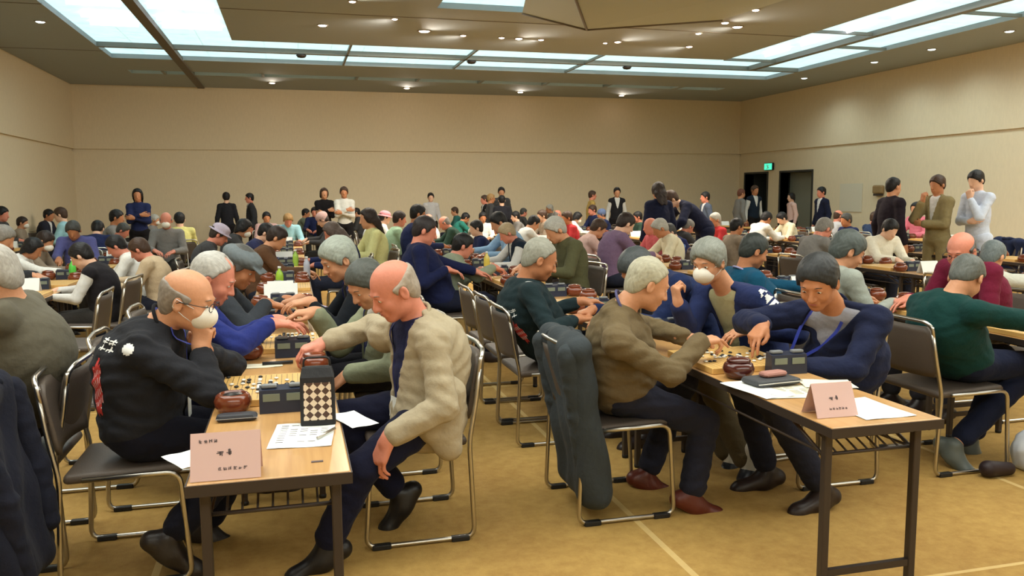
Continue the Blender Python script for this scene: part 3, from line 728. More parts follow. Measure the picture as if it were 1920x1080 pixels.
CROWD = [
(-2.56, 9.37, 0.96, 'R', 'R', 'reach', 'bob', 'black', 'white', '', 'person in white blouse with black bob reaching over a left table'),
(-1.72, 7.6, 1.0, 'L', 'L', 'lean', 'short', 'black', 'blackvest', 'v', 'person seen from behind in black vest over white sleeves'),
(-1.71, 8.97, 0.94, 'L', 'L', 'lean', 'short', 'black', 'white', '', 'person in white hooded top bowing over the left table beside beige coat'),
(-2.61, 10.01, 1.02, 'R', 'R', 'lean', 'short', 'darkbrown', 'taupe', 'mask', 'masked person with dark hair sitting behind the person in white blouse'),
(-2.59, 11.14, 1.09, 'C', 'R', 'lean', 'short', 'darkgray', 'bluepurple', '', 'man in purple blue shirt facing the camera at the left'),
(-2.57, 12.37, 1.06, 'A', 'R', 'lean', 'short', 'black', 'navy', '', 'person with black hair and navy sweater seen from behind at the left'),
(-1.39, 8.33, 0.98, 'L', 'L', 'lean', 'short', 'brown', 'beige', '', 'person in beige coat on chair behind the white hooded top'),
(-4.62, 16.41, 1.02, 'R', 'R', 'up', 'short', 'darkbrown', 'taupe', 'mask', 'masked person in taupe top near the left wall'),
(-4.65, 18.21, 1.14, 'R', 'R', 'up', 'short', 'black', 'darksuit', '', 'man in dark suit jacket near the back left corner'),
(-3.78, 15.47, 1.2, 'L', 'L', 'up', 'short', 'brown', 'lightblue', '', 'man in pale blue shirt close to the back left corner'),
(-4.65, 15.47, 1.22, 'R', 'R', 'up', 'short', 'black', 'darkgray', '', 'person in charcoal jacket at the left edge'),
(-2.58, 8.56, 1.12, 'R', 'R', 'lean', 'short', 'gray', 'blackgray', '', 'person in dark padded jacket at the left edge below the masked person'),
(-2.58, 13.75, 1.18, 'R', 'R', 'up', 'short', 'black', 'gray', '', 'man with black hair and reddish face below the standing woman in navy'),
(-3.6, 20.58, 1.02, 'L', 'L', 'lean', 'short', 'black', 'lightgray', '', 'black haired person in pale grey hoodie below the standing navy woman'),
(-2.39, 13.13, 0.94, 'R', 'R', 'lean', 'short', 'darkgray', 'navy', '', 'person in navy fleece bowing next to the white haired masked man'),
(-2.56, 17.19, 0.97, 'R', 'R', 'up', 'short', 'whitegray', 'gray', 'mask', 'white haired masked man in dark grey cardigan'),
(-1.72, 12.53, 1.16, 'C', 'L', 'up', 'bald', 'gray', 'gray', 'mask', 'bald masked man in grey pullover behind the white haired masked man'),
(-1.72, 13.98, 1.13, 'A', 'L', 'up', 'short', 'black', 'yellow', '', 'person with black hair in pale yellow jacket seen from behind'),
(-0.77, 9.5, 1.08, 'R', 'R', 'lean', 'bucket', 'lavender', 'darkgray', '', 'person in pale lavender bucket hat behind the man in grey cap'),
(-0.61, 11.28, 1.08, 'R', 'R', 'lean', 'bob', 'black', 'darkgray', 'mask', 'masked woman with dark bob behind the grey cap'),
(-0.48, 16.68, 1.08, 'C', 'R', 'up', 'short', 'black', 'pinkgray', '', 'person with black hair in dusty pink shirt near the back wall'),
(-0.3, 10.21, 1.06, 'R', 'R', 'lean', 'short', 'black', 'navygray', '', 'person in navy and grey jacket across the table from the ponytail'),
(-0.07, 14.68, 1.08, 'C', 'L', 'lean', 'short', 'blonde', 'lightblue', '', 'person in light cyan top with blonde hair'),
(-0.15, 8.55, 1.08, 'R', 'R', 'lean', 'short', 'darkbrown', 'brown', '', 'person with brown hair bowing low above the green label'),
(0.32, 20.29, 1.08, 'R', 'R', 'up', 'short', 'black', 'graygreen', '', 'man with black hair left of the pinkish grey knit hat'),
(0.48, 14.03, 1.1, 'L', 'L', 'lean', 'knit', 'pinkgray', 'darkgray', '', 'person in pinkish grey knit hat in front of the standing pair'),
(0.43, 9.57, 1.08, 'L', 'L', 'lean', 'long', 'graybrown', 'navy', '', 'person with long grey brown hair in navy top reaching forward'),
(0.9, 10.33, 1.21, 'L', 'L', 'up', 'long', 'darkbrown', 'paleyellow', '', 'woman with long dark hair in pale yellow blouse'),
(1.54, 15.55, 0.96, 'R', 'R', 'lean', 'short', 'black', 'white', '', 'person with black hair in white shirt next to a pink hat'),
(1.56, 14.5, 1.11, 'R', 'R', 'up', 'bucket', 'pink', 'white', '', 'person in pink hat near the middle of the hall'),
(1.56, 12.48, 1.14, 'R', 'R', 'up', 'short', 'darkbrown', 'palegreen', '', 'man with dark hair in pale green shirt'),
(1.52, 20.68, 1.08, 'L', 'L', 'up', 'short', 'black', 'darkgray', '', 'person in dark clothes far behind beside the pair by the wall'),
(1.67, 11.31, 1.24, 'R', 'R', 'up', 'short', 'black', 'navy', '', 'person in navy with black hair behind the big man in navy sweater'),
(2.38, 14.94, 1.05, 'L', 'L', 'up', 'bald', 'gray', 'white', '', 'bald man in white shirt behind the big man in navy sweater'),
(2.4, 13.41, 1.04, 'L', 'L', 'lean', 'bald', 'gray', 'darkgreen', '', 'bald pink faced man in dark green right of the navy sweater'),
(3.98, 20.71, 1.08, 'L', 'L', 'up', 'short', 'brown', 'teal', '', 'man with brown hair sitting in front of the back wall'),
(3.59, 17.44, 0.96, 'R', 'R', 'lean', 'short', 'black', 'greenteal', '', 'person with black hair in sea green shirt'),
(2.4, 10.96, 1.04, 'L', 'L', 'up', 'short', 'black', 'navy', '', 'person in navy top opposite the sea green shirt'),
(1.54, 7.6, 1.02, 'R', 'R', 'kid', 'short', 'black', 'camo', '', 'child in grey green camouflage jacket'),
(2.42, 9.79, 1.16, 'L', 'L', 'lean', 'short', 'black', 'skyblue', '', 'person in sky blue shirt seen from behind with back bent'),
(3.61, 15.87, 1.05, 'C', 'R', 'up', 'short', 'black', 'white', '', 'person in white shirt below the two staff by the back wall'),
(4.44, 16.5, 0.98, 'L', 'L', 'up', 'short', 'black', 'gray', '', 'person with black hair beside the sky blue shirt'),
(5.67, 20.24, 1.0, 'R', 'R', 'up', 'short', 'darkgray', 'darkgray', '', 'person in dark clothes by the back wall in the middle'),
(3.59, 12.24, 1.06, 'R', 'R', 'lean', 'short', 'black', 'white', '', 'person in white shirt with black hair right of the sky blue shirt'),
(6.49, 20.68, 1.12, 'L', 'L', 'up', 'short', 'whitegray', 'gray', '', 'white haired person far back behind the olive jacket'),
(5.69, 17.51, 1.03, 'R', 'R', 'up', 'bald', 'gray', 'lightgray', '', 'bald person far behind the olive jacket'),
(2.35, 9.1, 1.06, 'L', 'L', 'lean', 'short', 'blondgray', 'darknavy', '', 'man with blond grey hair reaching across in black vest'),
(2.41, 7.5, 1.16, 'L', 'L', 'lean', 'short', 'whitegray', 'olive', '', 'white haired man in dark olive jacket'),
(4.47, 13.27, 1.1, 'L', 'L', 'up', 'short', 'brown', 'red', '', 'person with ruddy face in maroon between olive jacket and black hair'),
(5.64, 16.06, 1.02, 'R', 'R', 'lean', 'bob', 'black', 'white', 'mask', 'masked woman with black bob in white cardigan'),
(6.49, 17.49, 1.14, 'L', 'L', 'up', 'short', 'brown', 'navy', '', 'man with brown hair and pink face in navy behind the black bob'),
(3.62, 9.52, 1.08, 'R', 'R', 'lean', 'short', 'brown', 'palepink', '', 'person in pale pink shirt with brown hair seen from behind'),
(6.45, 16.81, 1.06, 'L', 'L', 'up', 'knit', 'slateblue', 'navy', '', 'person in slate blue cap behind the pale pink shirt'),
(3.62, 8.67, 1.16, 'R', 'R', 'lean', 'short', 'darkbrown', 'purplegray', '', 'man in purple grey shirt bowing with dark brown hair'),
(6.52, 15.04, 1.04, 'L', 'L', 'up', 'short', 'black', 'darkgreen', '', 'person in dark green by the back wall left of the bald man'),
(4.47, 9.9, 1.08, 'L', 'L', 'up', 'bald', 'whitegray', 'redwhite', '', 'nearly bald man in red white shirt below the long haired woman'),
(4.3, 9.24, 1.08, 'L', 'L', 'lean', 'short', 'whitegray', 'cream', '', 'white haired person in cream top beside the nearly bald man'),
(4.68, 9.78, 0.98, 'L', 'L', 'lean', 'short', 'darkgray', 'navyblue', '', 'grey haired man in navy vest over blue shirt bowing forward'),
(5.65, 11.16, 1.01, 'R', 'R', 'lean', 'short', 'gray', 'darkgray', '', 'person in dark grey leaning in front of the man bending over'),
(6.5, 11.93, 1.08, 'L', 'L', 'up', 'short', 'whitegray', 'red', '', 'white haired person with a red scarf'),
(7.7, 12.37, 1.07, 'R', 'R', 'lean', 'short', 'black', 'white', '', 'person with black hair in white shirt left of its black haired twin'),
(8.57, 13.27, 1.04, 'L', 'L', 'lean', 'short', 'black', 'cream', '', 'person with black hair in cream shirt right of its black haired twin'),
(5.7, 7.99, 1.1, 'R', 'R', 'lean', 'short', 'gray', 'gray', '', 'grey haired man in mid grey shirt behind the navy cardigan'),
(9.74, 13.25, 1.07, 'R', 'R', 'up', 'bald', 'brown', 'lightgray', '', 'ruddy faced person under the wall poster'),
(8.59, 11.49, 1.06, 'L', 'L', 'up', 'short', 'darkgray', 'navy', '', 'person in navy right of the ruddy faced person'),
(6.55, 7.98, 1.08, 'C', 'L', 'lean', 'short', 'black', 'ivory', '', 'person with black hair in ivory shirt writing at the right tables'),
(9.76, 12.27, 1.06, 'R', 'R', 'up', 'short', 'brown', 'darkblue', '', 'person in dark blue left of the standing man in black'),
(10.6, 12.28, 1.2, 'L', 'L', 'up', 'bob', 'black', 'pink', '', 'child in pink cardigan between the two standing men'),
(5.65, 9.77, 1.06, 'R', 'R', 'up', 'short', 'black', 'taupe', '', 'person in taupe behind the teal jacket'),
(4.45, 14.64, 1.1, 'L', 'L', 'up', 'short', 'brown', 'taupe', '', 'person in taupe with brown hair left of the white haired olive man'),
(0.5, 19.67, 1.12, 'C', 'L', 'up', 'short', 'black', 'navy', '', 'person in navy close to the wall behind the tables'),
]
STAND = [
(-2.7, 16.33, 1.52, 'C', 'cross', 'long', 'black', 'navy', 'black', 'standing woman in navy shirt with long dark hair near the back left'),
(-1.42, 19.73, 1.47, 'A', 'stand', 'short', 'black', 'blackprint', 'black', 'standing staff member with printed happi coat seen from behind'),
(-0.95, 20.23, 1.45, 'L', 'stand', 'short', 'black', 'blackgray', 'black', 'standing person in black and grey leaning left by the back wall'),
(0.69, 18.56, 1.54, 'C', 'cross', 'bob', 'brown', 'black', 'black', 'standing woman in black top left of the person in white sweater'),
(1.07, 17.84, 1.56, 'C', 'cross', 'short', 'brown', 'whitegray', 'black', 'standing person in white sweater with arms folded'),
(3.32, 20.35, 1.44, 'C', 'stand', 'short', 'black', 'lightgray', 'black', 'standing person in pale grey with dark straps at the back wall'),
(4.46, 19.42, 1.38, 'L', 'stand', 'short', 'brown', 'blackwhite', 'black', 'standing person in black vest over white beside two staff'),
(5.01, 19.92, 1.56, 'C', 'stand', 'short', 'black', 'darkgray', 'black', 'tallest standing person of the trio by the back wall'),
(4.48, 18.79, 1.41, 'R', 'stand', 'short', 'blonde', 'darkgray', 'black', 'standing person with light brown hair in the middle of the trio'),
(4.42, 17.55, 1.34, 'A', 'stand', 'short', 'black', 'blackprint', 'black', 'standing staff member in printed happi in front of the tallest'),
(7.18, 19.33, 1.47, 'R', 'stand', 'short', 'brown', 'mustard', 'black', 'standing person in mustard and white by the back wall'),
(7.77, 19.19, 1.54, 'C', 'stand', 'short', 'black', 'blackwhite', 'black', 'standing person in black vest holding white papers'),
(5.1, 11.04, 1.54, 'A', 'stand', 'long', 'darkbrown', 'navyblack', 'black', 'standing woman with long dark brown hair in navy suit seen from behind'),
(5.5, 11.45, 1.47, 'L', 'bend', 'short', 'brown', 'navyblack', 'navyblack', 'standing man in navy suit bending over the table beside the long haired woman'),
(8.12, 15.33, 1.42, 'L', 'stand', 'short', 'black', 'slategray', 'black', 'standing man in slate suit by the corner'),
(10.84, 18.58, 1.49, 'R', 'stand', 'short', 'redbrown', 'gray', 'gray', 'standing man in grey suit in the left doorway'),
(11.17, 18.5, 1.57, 'C', 'stand', 'short', 'brown', 'darknavy', 'black', 'standing man in dark suit and white shirt in the left doorway'),
(12.03, 18.25, 1.39, 'L', 'stand', 'bob', 'black', 'palepink', 'black', 'standing person in pale pink before the right doorway'),
(11.15, 15.79, 1.51, 'L', 'stand', 'short', 'black', 'navyblack', 'black', 'standing man in black jacket right of the doorways'),
(7.61, 9.24, 1.57, 'R', 'stand', 'receding', 'black', 'blacksuit', 'black', 'standing man in black suit turned to the right near the right wall'),
(7.93, 8.84, 1.59, 'L', 'chin', 'short', 'brown', 'khakibeige', 'khakibeige', 'standing man in khaki beige suit with hand on his chin'),
(8.25, 8.56, 1.64, 'L', 'crossl', 'short', 'black', 'whiteblue', 'whiteblue', 'standing man in white shirt with arms folded touching his chin'),
]
# ------------------------------------------------------------------ room shell
XL, XR, YN, YF, HC_, TR = -5.0, 12.75, -5.0, 22.0, 4.15, 2.58
WALLM = wall_mat('beige_wall_cloth', (226, 212, 184))
CEILM = mat('grey_beige_ceiling', (158, 166, 170), .85, bump=.05, scale=30, var=.04)
BEAMM = mat('ceiling_dark_joint', (104, 96, 84), .7)
def st(name, mb, m, parent=None):
    o = mb.build(name, m, parent)
    if parent is None: tag(o, kind='structure')
    return o
st('floor', MB().box((XL-.3, YN-.3, -.2), (XR+4, YF+.3, 0)), CARPET)
def wall(name, parts): 
    mb = MB()
    for lo, hi in parts: mb.box(lo, hi)
    return st(name, mb, WALLM)
# each wall stands a little proud above the picture-rail groove
wall('wall_far', [((XL-.3, YF, 0), (XR+.3, YF+.25, TR)), ((XL-.3, YF-.03, TR+.06), (XR+.3, YF+.25, HC_)), ((XL-.3, YF+.03, TR-.01), (XR+.3, YF+.25, TR+.07))])
wall('wall_left', [((XL-.25, YN, 0), (XL, YF, TR)), ((XL-.25, YN, TR+.06), (XL+.03, YF, HC_)), ((XL-.25, YN, TR-.01), (XL-.03, YF, TR+.07))])
D1, D2, DH = (20.5, 22-.35), (18.45, 19.85), 2.04
wall('wall_right', [((XR, YN, 0), (XR+.25, D2[0], TR)), ((XR, D2[1], 0), (XR+.25, D1[0], TR)), ((XR, D1[1], 0), (XR+.25, YF, TR)), ((XR, D2[0], DH), (XR+.25, D2[1], TR)), ((XR, D1[0], DH), (XR+.25, D1[1], TR)),
                    ((XR-.03, YN, TR+.06), (XR+.25, YF, HC_)), ((XR+.03, YN, TR-.01), (XR+.25, YF, TR+.07))])
wall('wall_near', [((XL-.3, YN-.25, 0), (XR+.3, YN, HC_))])
# lobby behind the doorways
DARKW = mat('dark_lobby_wall', (52, 58, 58), .8); GREYD = mat('grey_door_leaf', (128, 132, 122), .5)
st('wall_lobby', MB().box((XR+2.4, 17.6, 0), (XR+2.5, 22.4, 2.6)).box((XR+.25, 17.5, 0), (XR+2.5, 17.6, 2.6)).box((XR+.25, 22.3, 0), (XR+2.5, 22.4, 2.6)).box((XR+.25, 17.5, 2.5), (XR+2.5, 22.4, 2.6)), DARKW)
FR = mat('dark_door_frame', (44, 46, 46), .5)
for i, (a, b) in enumerate((D1, D2)):
    d = MB().box((XR-.02, a-.05, 0), (XR+.27, a, DH+.05)).box((XR-.02, b, 0), (XR+.27, b+.05, DH+.05)).box((XR-.02, a, DH), (XR+.27, b, DH+.05)).build('door_%d' % (i+1), FR)
    tag(d, kind='structure')
    if i == 1:
        MB().box((XR+.3, b-.95, .01), (XR+.36, b+.02, DH)).build('door_leaf', GREYD, d)
    else: MB().box((XR+.28, b-.06, .01), (XR+.9, b-.01, DH)).build('door_leaf', DARKW, d)
for nm, lo, hi in (('baseboard_far', (XL, YF-.015, 0), (XR, YF+.01, .09)), ('baseboard_left', (XL-.01, YN, 0), (XL+.015, YF, .09)), ('baseboard_right', (XR-.015, YN, 0), (XR+.01, D2[0]-.06, .09))):
    st(nm, MB().box(lo, hi), mat('brown_skirting', (92, 78, 62), .5))
# ceiling with luminous coffers: outer ring x -3.25..10.9, depth 2.4, inner field, two openings in the field
RX0, RX1, RY1, RY0 = -3.25, 10.9, 17.7, 2.0
IX0, IX1, IY1, IY0 = -.9, 8.5, 15.3, 4.4
holes = [(RX0, RX1, IY1, RY1), (RX0, IX0, IY0, IY1), (IX1, RX1, IY0, IY1), (RX0, RX1, RY0, IY0), (2.1, 5.7, 8.0, 12.05), (RX0, RX1, -3.6, -1.2), (RX0, 9.45, 19.30, 19.78), (9.62, 10.75, 19.30, 19.78)]
xs = sorted({XL-.3, XR+.3}.union(*[{h[0], h[1]} for h in holes])); ys = sorted({YN-.3, YF+.3}.union(*[{h[2], h[3]} for h in holes]))
mb = MB()
for i in range(len(xs)-1):
    for j in range(len(ys)-1):
        cx, cy = (xs[i]+xs[i+1])/2, (ys[j]+ys[j+1])/2
        if any(h[0] < cx < h[1] and h[2] < cy < h[3] for h in holes): continue
        mb.box((xs[i], ys[j], HC_), (xs[i+1], ys[j+1], HC_+.08))
mb.box((XL-.3, YN-.3, 4.75), (XR+.3, YF+.3, 4.85))
for h in holes:   # coffer sides
    t = .05; z0, z1 = HC_+.081, HC_+.34
    mb.box((h[0]-t, h[2]-t, z0), (h[0], h[3]+t, z1)).box((h[1], h[2]-t, z0), (h[1]+t, h[3]+t, z1)).box((h[0], h[2]-t, z0), (h[1], h[2], z1)).box((h[0], h[3], z0), (h[1], h[3]+t, z1)) if h[0] in (2.1,) or h[2] > 19 else None
for (lo, hi) in (((RX0-.05, RY0, HC_+.08), (RX0, RY1, HC_+.34)), ((RX1, RY0, HC_+.08), (RX1+.05, RY1, HC_+.34)), ((RX0, RY1, HC_+.08), (RX1, RY1+.05, HC_+.34)), ((RX0, RY0-.05, HC_+.08), (RX1, RY0, HC_+.34)),
                 ((IX0, IY0, HC_+.08), (IX0+.05, IY1, HC_+.34)), ((IX1-.05, IY0, HC_+.08), (IX1, IY1, HC_+.34)), ((IX0, IY1-.05, HC_+.08), (IX1, IY1, HC_+.34)), ((IX0, IY0, HC_+.08), (IX1, IY0+.05, HC_+.34))):
    mb.box(lo, hi)
ceil = st('ceiling', mb, CEILM)
# joints and bars of the ceiling
BAR = mat('pale_ceiling_bar', (120, 122, 116), .5)
def bar(name, lo, hi, m=BAR): return st(name, MB().box(lo, hi), m)
bar('trim_1', (-2.13, YN, HC_-.03), (-1.97, YF-.05, HC_+.06), BEAMM)
bar('trim_2', (RX0, 16.42, HC_-.0), (RX1, 16.54, HC_+.10))
bar('trim_3', (9.66, RY0, HC_-.01), (9.80, 16.40, HC_+.10))
for n, (x) in enumerate((1.1, 3.4, 5.9)): bar('trim_%d' % (4+n), (x, IY1, HC_-.0), (x+.04, RY1, HC_+.05))
for n, (y) in enumerate((6.2, 9.2, 12.4, 15.35)): bar('trim_%d' % (7+n), (IX1, y, HC_+.0), (9.66, y+.04, HC_+.05))
for n, (y) in enumerate((10.6, 13.6)): bar('trim_%d' % (11+n), (9.8, y, HC_+.0), (RX1, y+.04, HC_+.05))
for n, (y) in enumerate((13.05, 16.9)): bar('trim_%d' % (13+n), (XL, y, HC_-.004), (RX0, y+.03, HC_+.02), BEAMM)
for n, (y) in enumerate((12.75,)): bar('trim_%d' % (15+n), (IX0, y, HC_-.004), (IX1, y+.03, HC_+.02), BEAMM)
for n, x in enumerate((-2.6, -.55, 1.5, 2.9, 4.4, 6.0, 7.6)): bar('trim_%d' % (16+n), (x, 19.28, HC_-.01), (x+.06, 19.8, HC_+.05))
# luminous panels: milky sheets with brighter tubes behind, each coffer its own light
def glow_mat(name, rgb, e):
    m, nt, b, L = nodes_mat(name)
    tc = nt.nodes.new('ShaderNodeTexCoord').outputs['Object']; sp = nt.nodes.new('ShaderNodeSeparateXYZ'); L.new(tc, sp.inputs[0])
    def g(v, per, w): return math_n(nt, 'LESS_THAN', math_n(nt, 'FRACT', math_n(nt, 'DIVIDE', v, per)), w)
    grid = math_n(nt, 'MAXIMUM', g(sp.outputs[0], .6, .035), g(sp.outputs[1], .6, .035))
    n = noise(nt, tc, 3.5, 3)
    b.inputs['Base Color'].default_value = lin(rgb)+(1,); b.inputs['Emission Color'].default_value = lin(rgb)+(1,)
    L.new(math_n(nt, 'MULTIPLY', math_n(nt, 'SUBTRACT', math_n(nt, 'ADD', math_n(nt, 'MULTIPLY', n, .5), .75), math_n(nt, 'MULTIPLY', grid, .25)), e), b.inputs['Emission Strength'])
    return m
GLOW = glow_mat('milky_light_panel', (186, 222, 226), PANEL_POWER); GLOW2 = glow_mat('green_tinted_strip', (176, 200, 178), PANEL_POWER*.4)
TUBE = mat('fluorescent_tube', (240, 240, 255), .4, emit=PANEL_POWER*4)
def light(label, rect, m=GLOW, z=HC_+.085, group=None):
    x0, x1, y0, y1 = rect
    t = thing('ceiling_light', ((x0+x1)/2, (y0+y1)/2, z), 0, label, 'ceiling light', group)
    MB().box((-(x1-x0)/2, -(y1-y0)/2, 0), ((x1-x0)/2, (y1-y0)/2, .03)).build('light_panel', m, t); return t
light('long luminous ceiling panel running across the hall just before the far wall', (IX0, RX1, IY1, RY1))
lt = light('luminous ceiling panel at the left with bright tubes showing through', (RX0, IX0, 9.5, RY1))
for y in (12.2, 13.1, 13.95, 14.55):
    for x0, x1 in ((-2.95, -2.25), (-1.9, -1.0)): 
        xx = (RX0+IX0)/2; yy = (9.5+RY1)/2; MB().tube([(x0-xx, y-yy, -.04), (x1-xx, y-yy, -.04)], .028, 8).build('light_tube', TUBE, lt)
rt = light('luminous ceiling panel along the right with a line of tubes showing through', (IX1, RX1, 9.0, IY1))
for k in range(5):
    y = 9.3+k*1.2; MB().tube([(9.15-(IX1+RX1)/2, y-(9.0+IY1)/2, -.04), (9.15-(IX1+RX1)/2, y+.8-(9.0+IY1)/2, -.04)], .028, 8).build('light_tube', TUBE, rt)
OVER = glow_mat('strong_light_panel', (236, 240, 232), OVERHEAD_POWER)  # for out-of-view panels only, made stronger than the visible ones as extra light
light('luminous ceiling panel overhead out of the photo', (RX0, RX1, RY0, IY0), OVER)
light('near part of the left luminous ceiling panel', (RX0, IX0, IY0, 9.5), OVER)
light('near part of the right luminous ceiling panel', (IX1, RX1, IY0, 9.0), OVER)
light('added luminous ceiling panel, unseen behind the camera', (RX0, RX1, -3.6, -1.2), OVER)  # extra coffer light added out of view to brighten the hall
light('pale luminous opening around the hanging ceiling pyramid', (2.1, 5.7, 8.0, 12.05))
light('thin green tinted light strip along the far wall', (RX0, 9.45, 19.30, 19.78), GLOW2, HC_+.085)
light('short green tinted light strip at the right corner of the ceiling', (9.62, 10.75, 19.30, 19.78), GLOW2, HC_+.085)
# hanging inverted pyramid of pale panels
PYR = mat('pale_blue_grey_panel', (176, 186, 184), .6); 
tip = at(1100, 55, Y=12.6); 
zc = HC_-.02; b0 = [(2.5, 13.1, zc+.0), (6.9, 13.1, zc+.0), (6.9, 7.5, zc), (2.5, 7.5, zc)]
pt = thing('ceiling_pyramid', (4.7, 11.0, zc), 0, 'pale grey inverted pyramid hanging from the middle of the ceiling', 'ceiling sculpture')
tp = V3(*at(1100, 55, Y=11.6))-V3(4.7, 11.0, zc)
B = [V3(-2.3, -3.2, 0), V3(2.3, -3.2, 0), V3(1.75, .75, 0), V3(-1.35, 1.0, 0)]
mb = MB(); mb.add([*B, tp], [(0, 1, 4), (1, 2, 4), (2, 3, 4), (3, 0, 4), (3, 2, 1, 0)]); mb.build('pyramid_panels', PYR, pt)
for k in (2, 3, 0): MB().tube([B[k]*1.0+V3(0, 0, -.005), tp+V3(0, 0, -.004)], .02, 6).build('pyramid_rib', BEAMM, pt)
# spots
ORD0 = ['second', 'fourth', 'fifth', 'sixth', 'seventh', 'eighth', 'ninth', 'tenth', 'fourteenth', 'thirteenth', 'twelfth', 'last', 'eleventh', 'first', 'third']
SPOTE = mat('warm_spot_lamp', (255, 226, 208), .4, emit=26); COOLE = mat('cool_spot_lamp', (220, 240, 236), .4, emit=9); RIM = mat('lamp_ring', (150, 142, 130), .4)
def spot(x, y, warm, r, label, power=0, aim=None, group='round spot lamps in the ceiling'):
    t = thing('spotlight', (x, y, HC_), 0, label, 'spotlight', group)
    MB().lathe([(r*1.25, 0), (r*1.3, -.006), (r*1.02, -.012), (r*.98, -.002)], 20).build('lamp_ring', RIM, t)
    MB().lathe([(r*.2, -.022), (r*.7, -.018), (r*.97, -.004), (r*.97, 0)], 20).build('lamp', SPOTE if warm else COOLE, t)
    if power:
        l = bpy.data.lights.new('spot_lamp_light', 'SPOT'); l.energy = power; l.color = (1, .88, .72) if warm else (.85, 1, .98); l.spot_size = 2.5; l.spot_blend = .9; l.shadow_soft_size = .06
        o = bpy.data.objects.new('lamp_beam', l); COL.objects.link(o); o.parent = t; o.location = (0, 0, -.06)
        if aim is not None:
            d = Vector(aim)-Vector((x, y, HC_-.06)); o.rotation_euler = d.to_track_quat('-Z', 'Y').to_euler()
for i, (x, y) in enumerate(((-.35, 20.7), (2.87, 21.0), (5.86, 21.2), (8.73, 21.3))):
    spot(x, y, True, .075, ['bright pinkish spot lamp above the far wall, leftmost of four', 'bright pinkish spot lamp above the far wall, second from the left', 'bright pinkish spot lamp above the far wall, third from the left', 'pinkish spot lamp above the far wall, nearest the right corner'][i], SPOT_POWER*.35, (x, 17, 0))
wm = [(.56, 13.64, .07), (2.18, 13.74, .09), (2.87, 13.95, .05), (3.54, 13.99, .05), (3.85, 14.01, .065), (4.25, 14.02, .05), (5.44, 14.05, .04), (5.62, 13.91, .06), (7.07, 14.06, .06), (6.64, 12.88, .05), (6.64, 12.0, .06), (7.0, 12.25, .08), (6.62, 11.08, .055), (.9, 11.9, .05), (1.6, 12.9, .045)]
for i, (x, y, r) in enumerate(wm):
    spot(x, y, True, r, 'small warm spot lamp, '+ORD0[i]+' from the left in the middle ceiling field', SPOT_POWER, (x+[0, 2, -2][i % 3], y+[1, -3, 3][i % 3], 0), 'spot lamps in the middle ceiling field')
for i, (x, y) in enumerate(((11.6, 17.22), (11.61, 14.83), (11.64, 13.29), (11.62, 11.53))):
    spot(x, y, False, .075, 'cool spot lamp beside the right wall, '+['farthest', 'third from the camera', 'second from the camera', 'nearest to the camera'][i], 60, (12.0, y, 0), 'cool spot lamps beside the right wall')
for y in (8.2, 5.0): spot(11.62, y, True, .075, 'warm spot lamp beside the right wall, '+('farther' if y > 6 else 'nearer')+' of the two outside the photo', SPOT_POWER, (12.7, y+.6, 1.4), None)
spot(-3.6, 14.34, False, .07, 'single cool spot lamp at the left corner of the ceiling', 10, (-4.9, 14.3, 1.5), None)
# sprinkler heads and vents
for i, (px, py) in enumerate(((565, 100), (875, 120), (1160, 130))):
    p = at(px, py, Z=HC_); p[1] = 16.48; t = tag(MB().lathe([(.05, 0), (.10, -.02), (.07, -.06), (.02, -.07)], 14).build('smoke_detector', DARKMETAL, None, (p[0], p[1], HC_)), 'small dark detector on the long luminous panel, '+['left', 'middle', 'right'][i]+' one', 'smoke detector', 'detectors on the luminous panel')
# wall fittings
g = (thing('exit_sign', (XR-.02, 20.35, 2.22), 0, 'small green exit sign over the doorways', 'exit sign'))
MB().box((-.06, -.20, -.10), (.0, .20, .10), bev=.01).build('sign_box', BLACKPLASTIC, g); MB().box((-.066, -.185, -.085), (-.058, .185, .085)).build('sign_face', mat('green_sign_glow', (70, 214, 176), .4, emit=1.6), g)
mb = MB(); mb.tube([(-.069, .02, .03), (-.069, 0, .01), (-.069, -.01, -.02), (-.069, -.05, -.04)], .012, 6).tube([(-.069, -.01, -.02), (-.069, .04, -.06)], .012, 6).tube([(-.069, .06, .02), (-.069, .0, .015), (-.069, -.05, .03)], .010, 6).lathe([(.002, -.014), (.014, 0), (.002, .014)], 8, (-.069, .035, .055)); mb.build('running_figure', WHITE, g)
t = thing('wall_sconce', (XR-.01, 15.9, 1.56), 0, 'small tan box on the right wall beside the white poster', 'wall sconce')
MB().box((-.10, -.16, -.09), (0, .16, .10), bev=.03).build('sconce_box', mat('tan_metal', (142, 116, 78), .5), t); MB().box((-.085, -.12, -.135), (-.01, .12, -.092)).build('sconce_base', DARKMETAL, t)
tag(MB().box((-.05, -.1, -.08), (0, .1, .08), bev=.01).build('wall_switch_box', mat('tan_metal', (142, 116, 78), .5), None, (XR-.005, 21.9-.12, 1.4)), 'tiny tan box on the right wall left of the doorways', 'wall box')
tag(MB().box((-.012, -.40, -.30), (0, .40, .36)).build('wall_poster', mat('pale_poster', (214, 208, 190), .7), None, (XR-.004, 16.9, 1.35)), 'pale poster sheet on the right wall next to the doorways', 'poster')
tag(MB().box((0, -.25, -.26), (.012, .25, .26)).build('wall_poster', mat('pale_green_poster', (188, 198, 184), .7), None, (XL+.002, 15.9, 1.65)), 'pale greenish sheet on the left wall', 'poster')

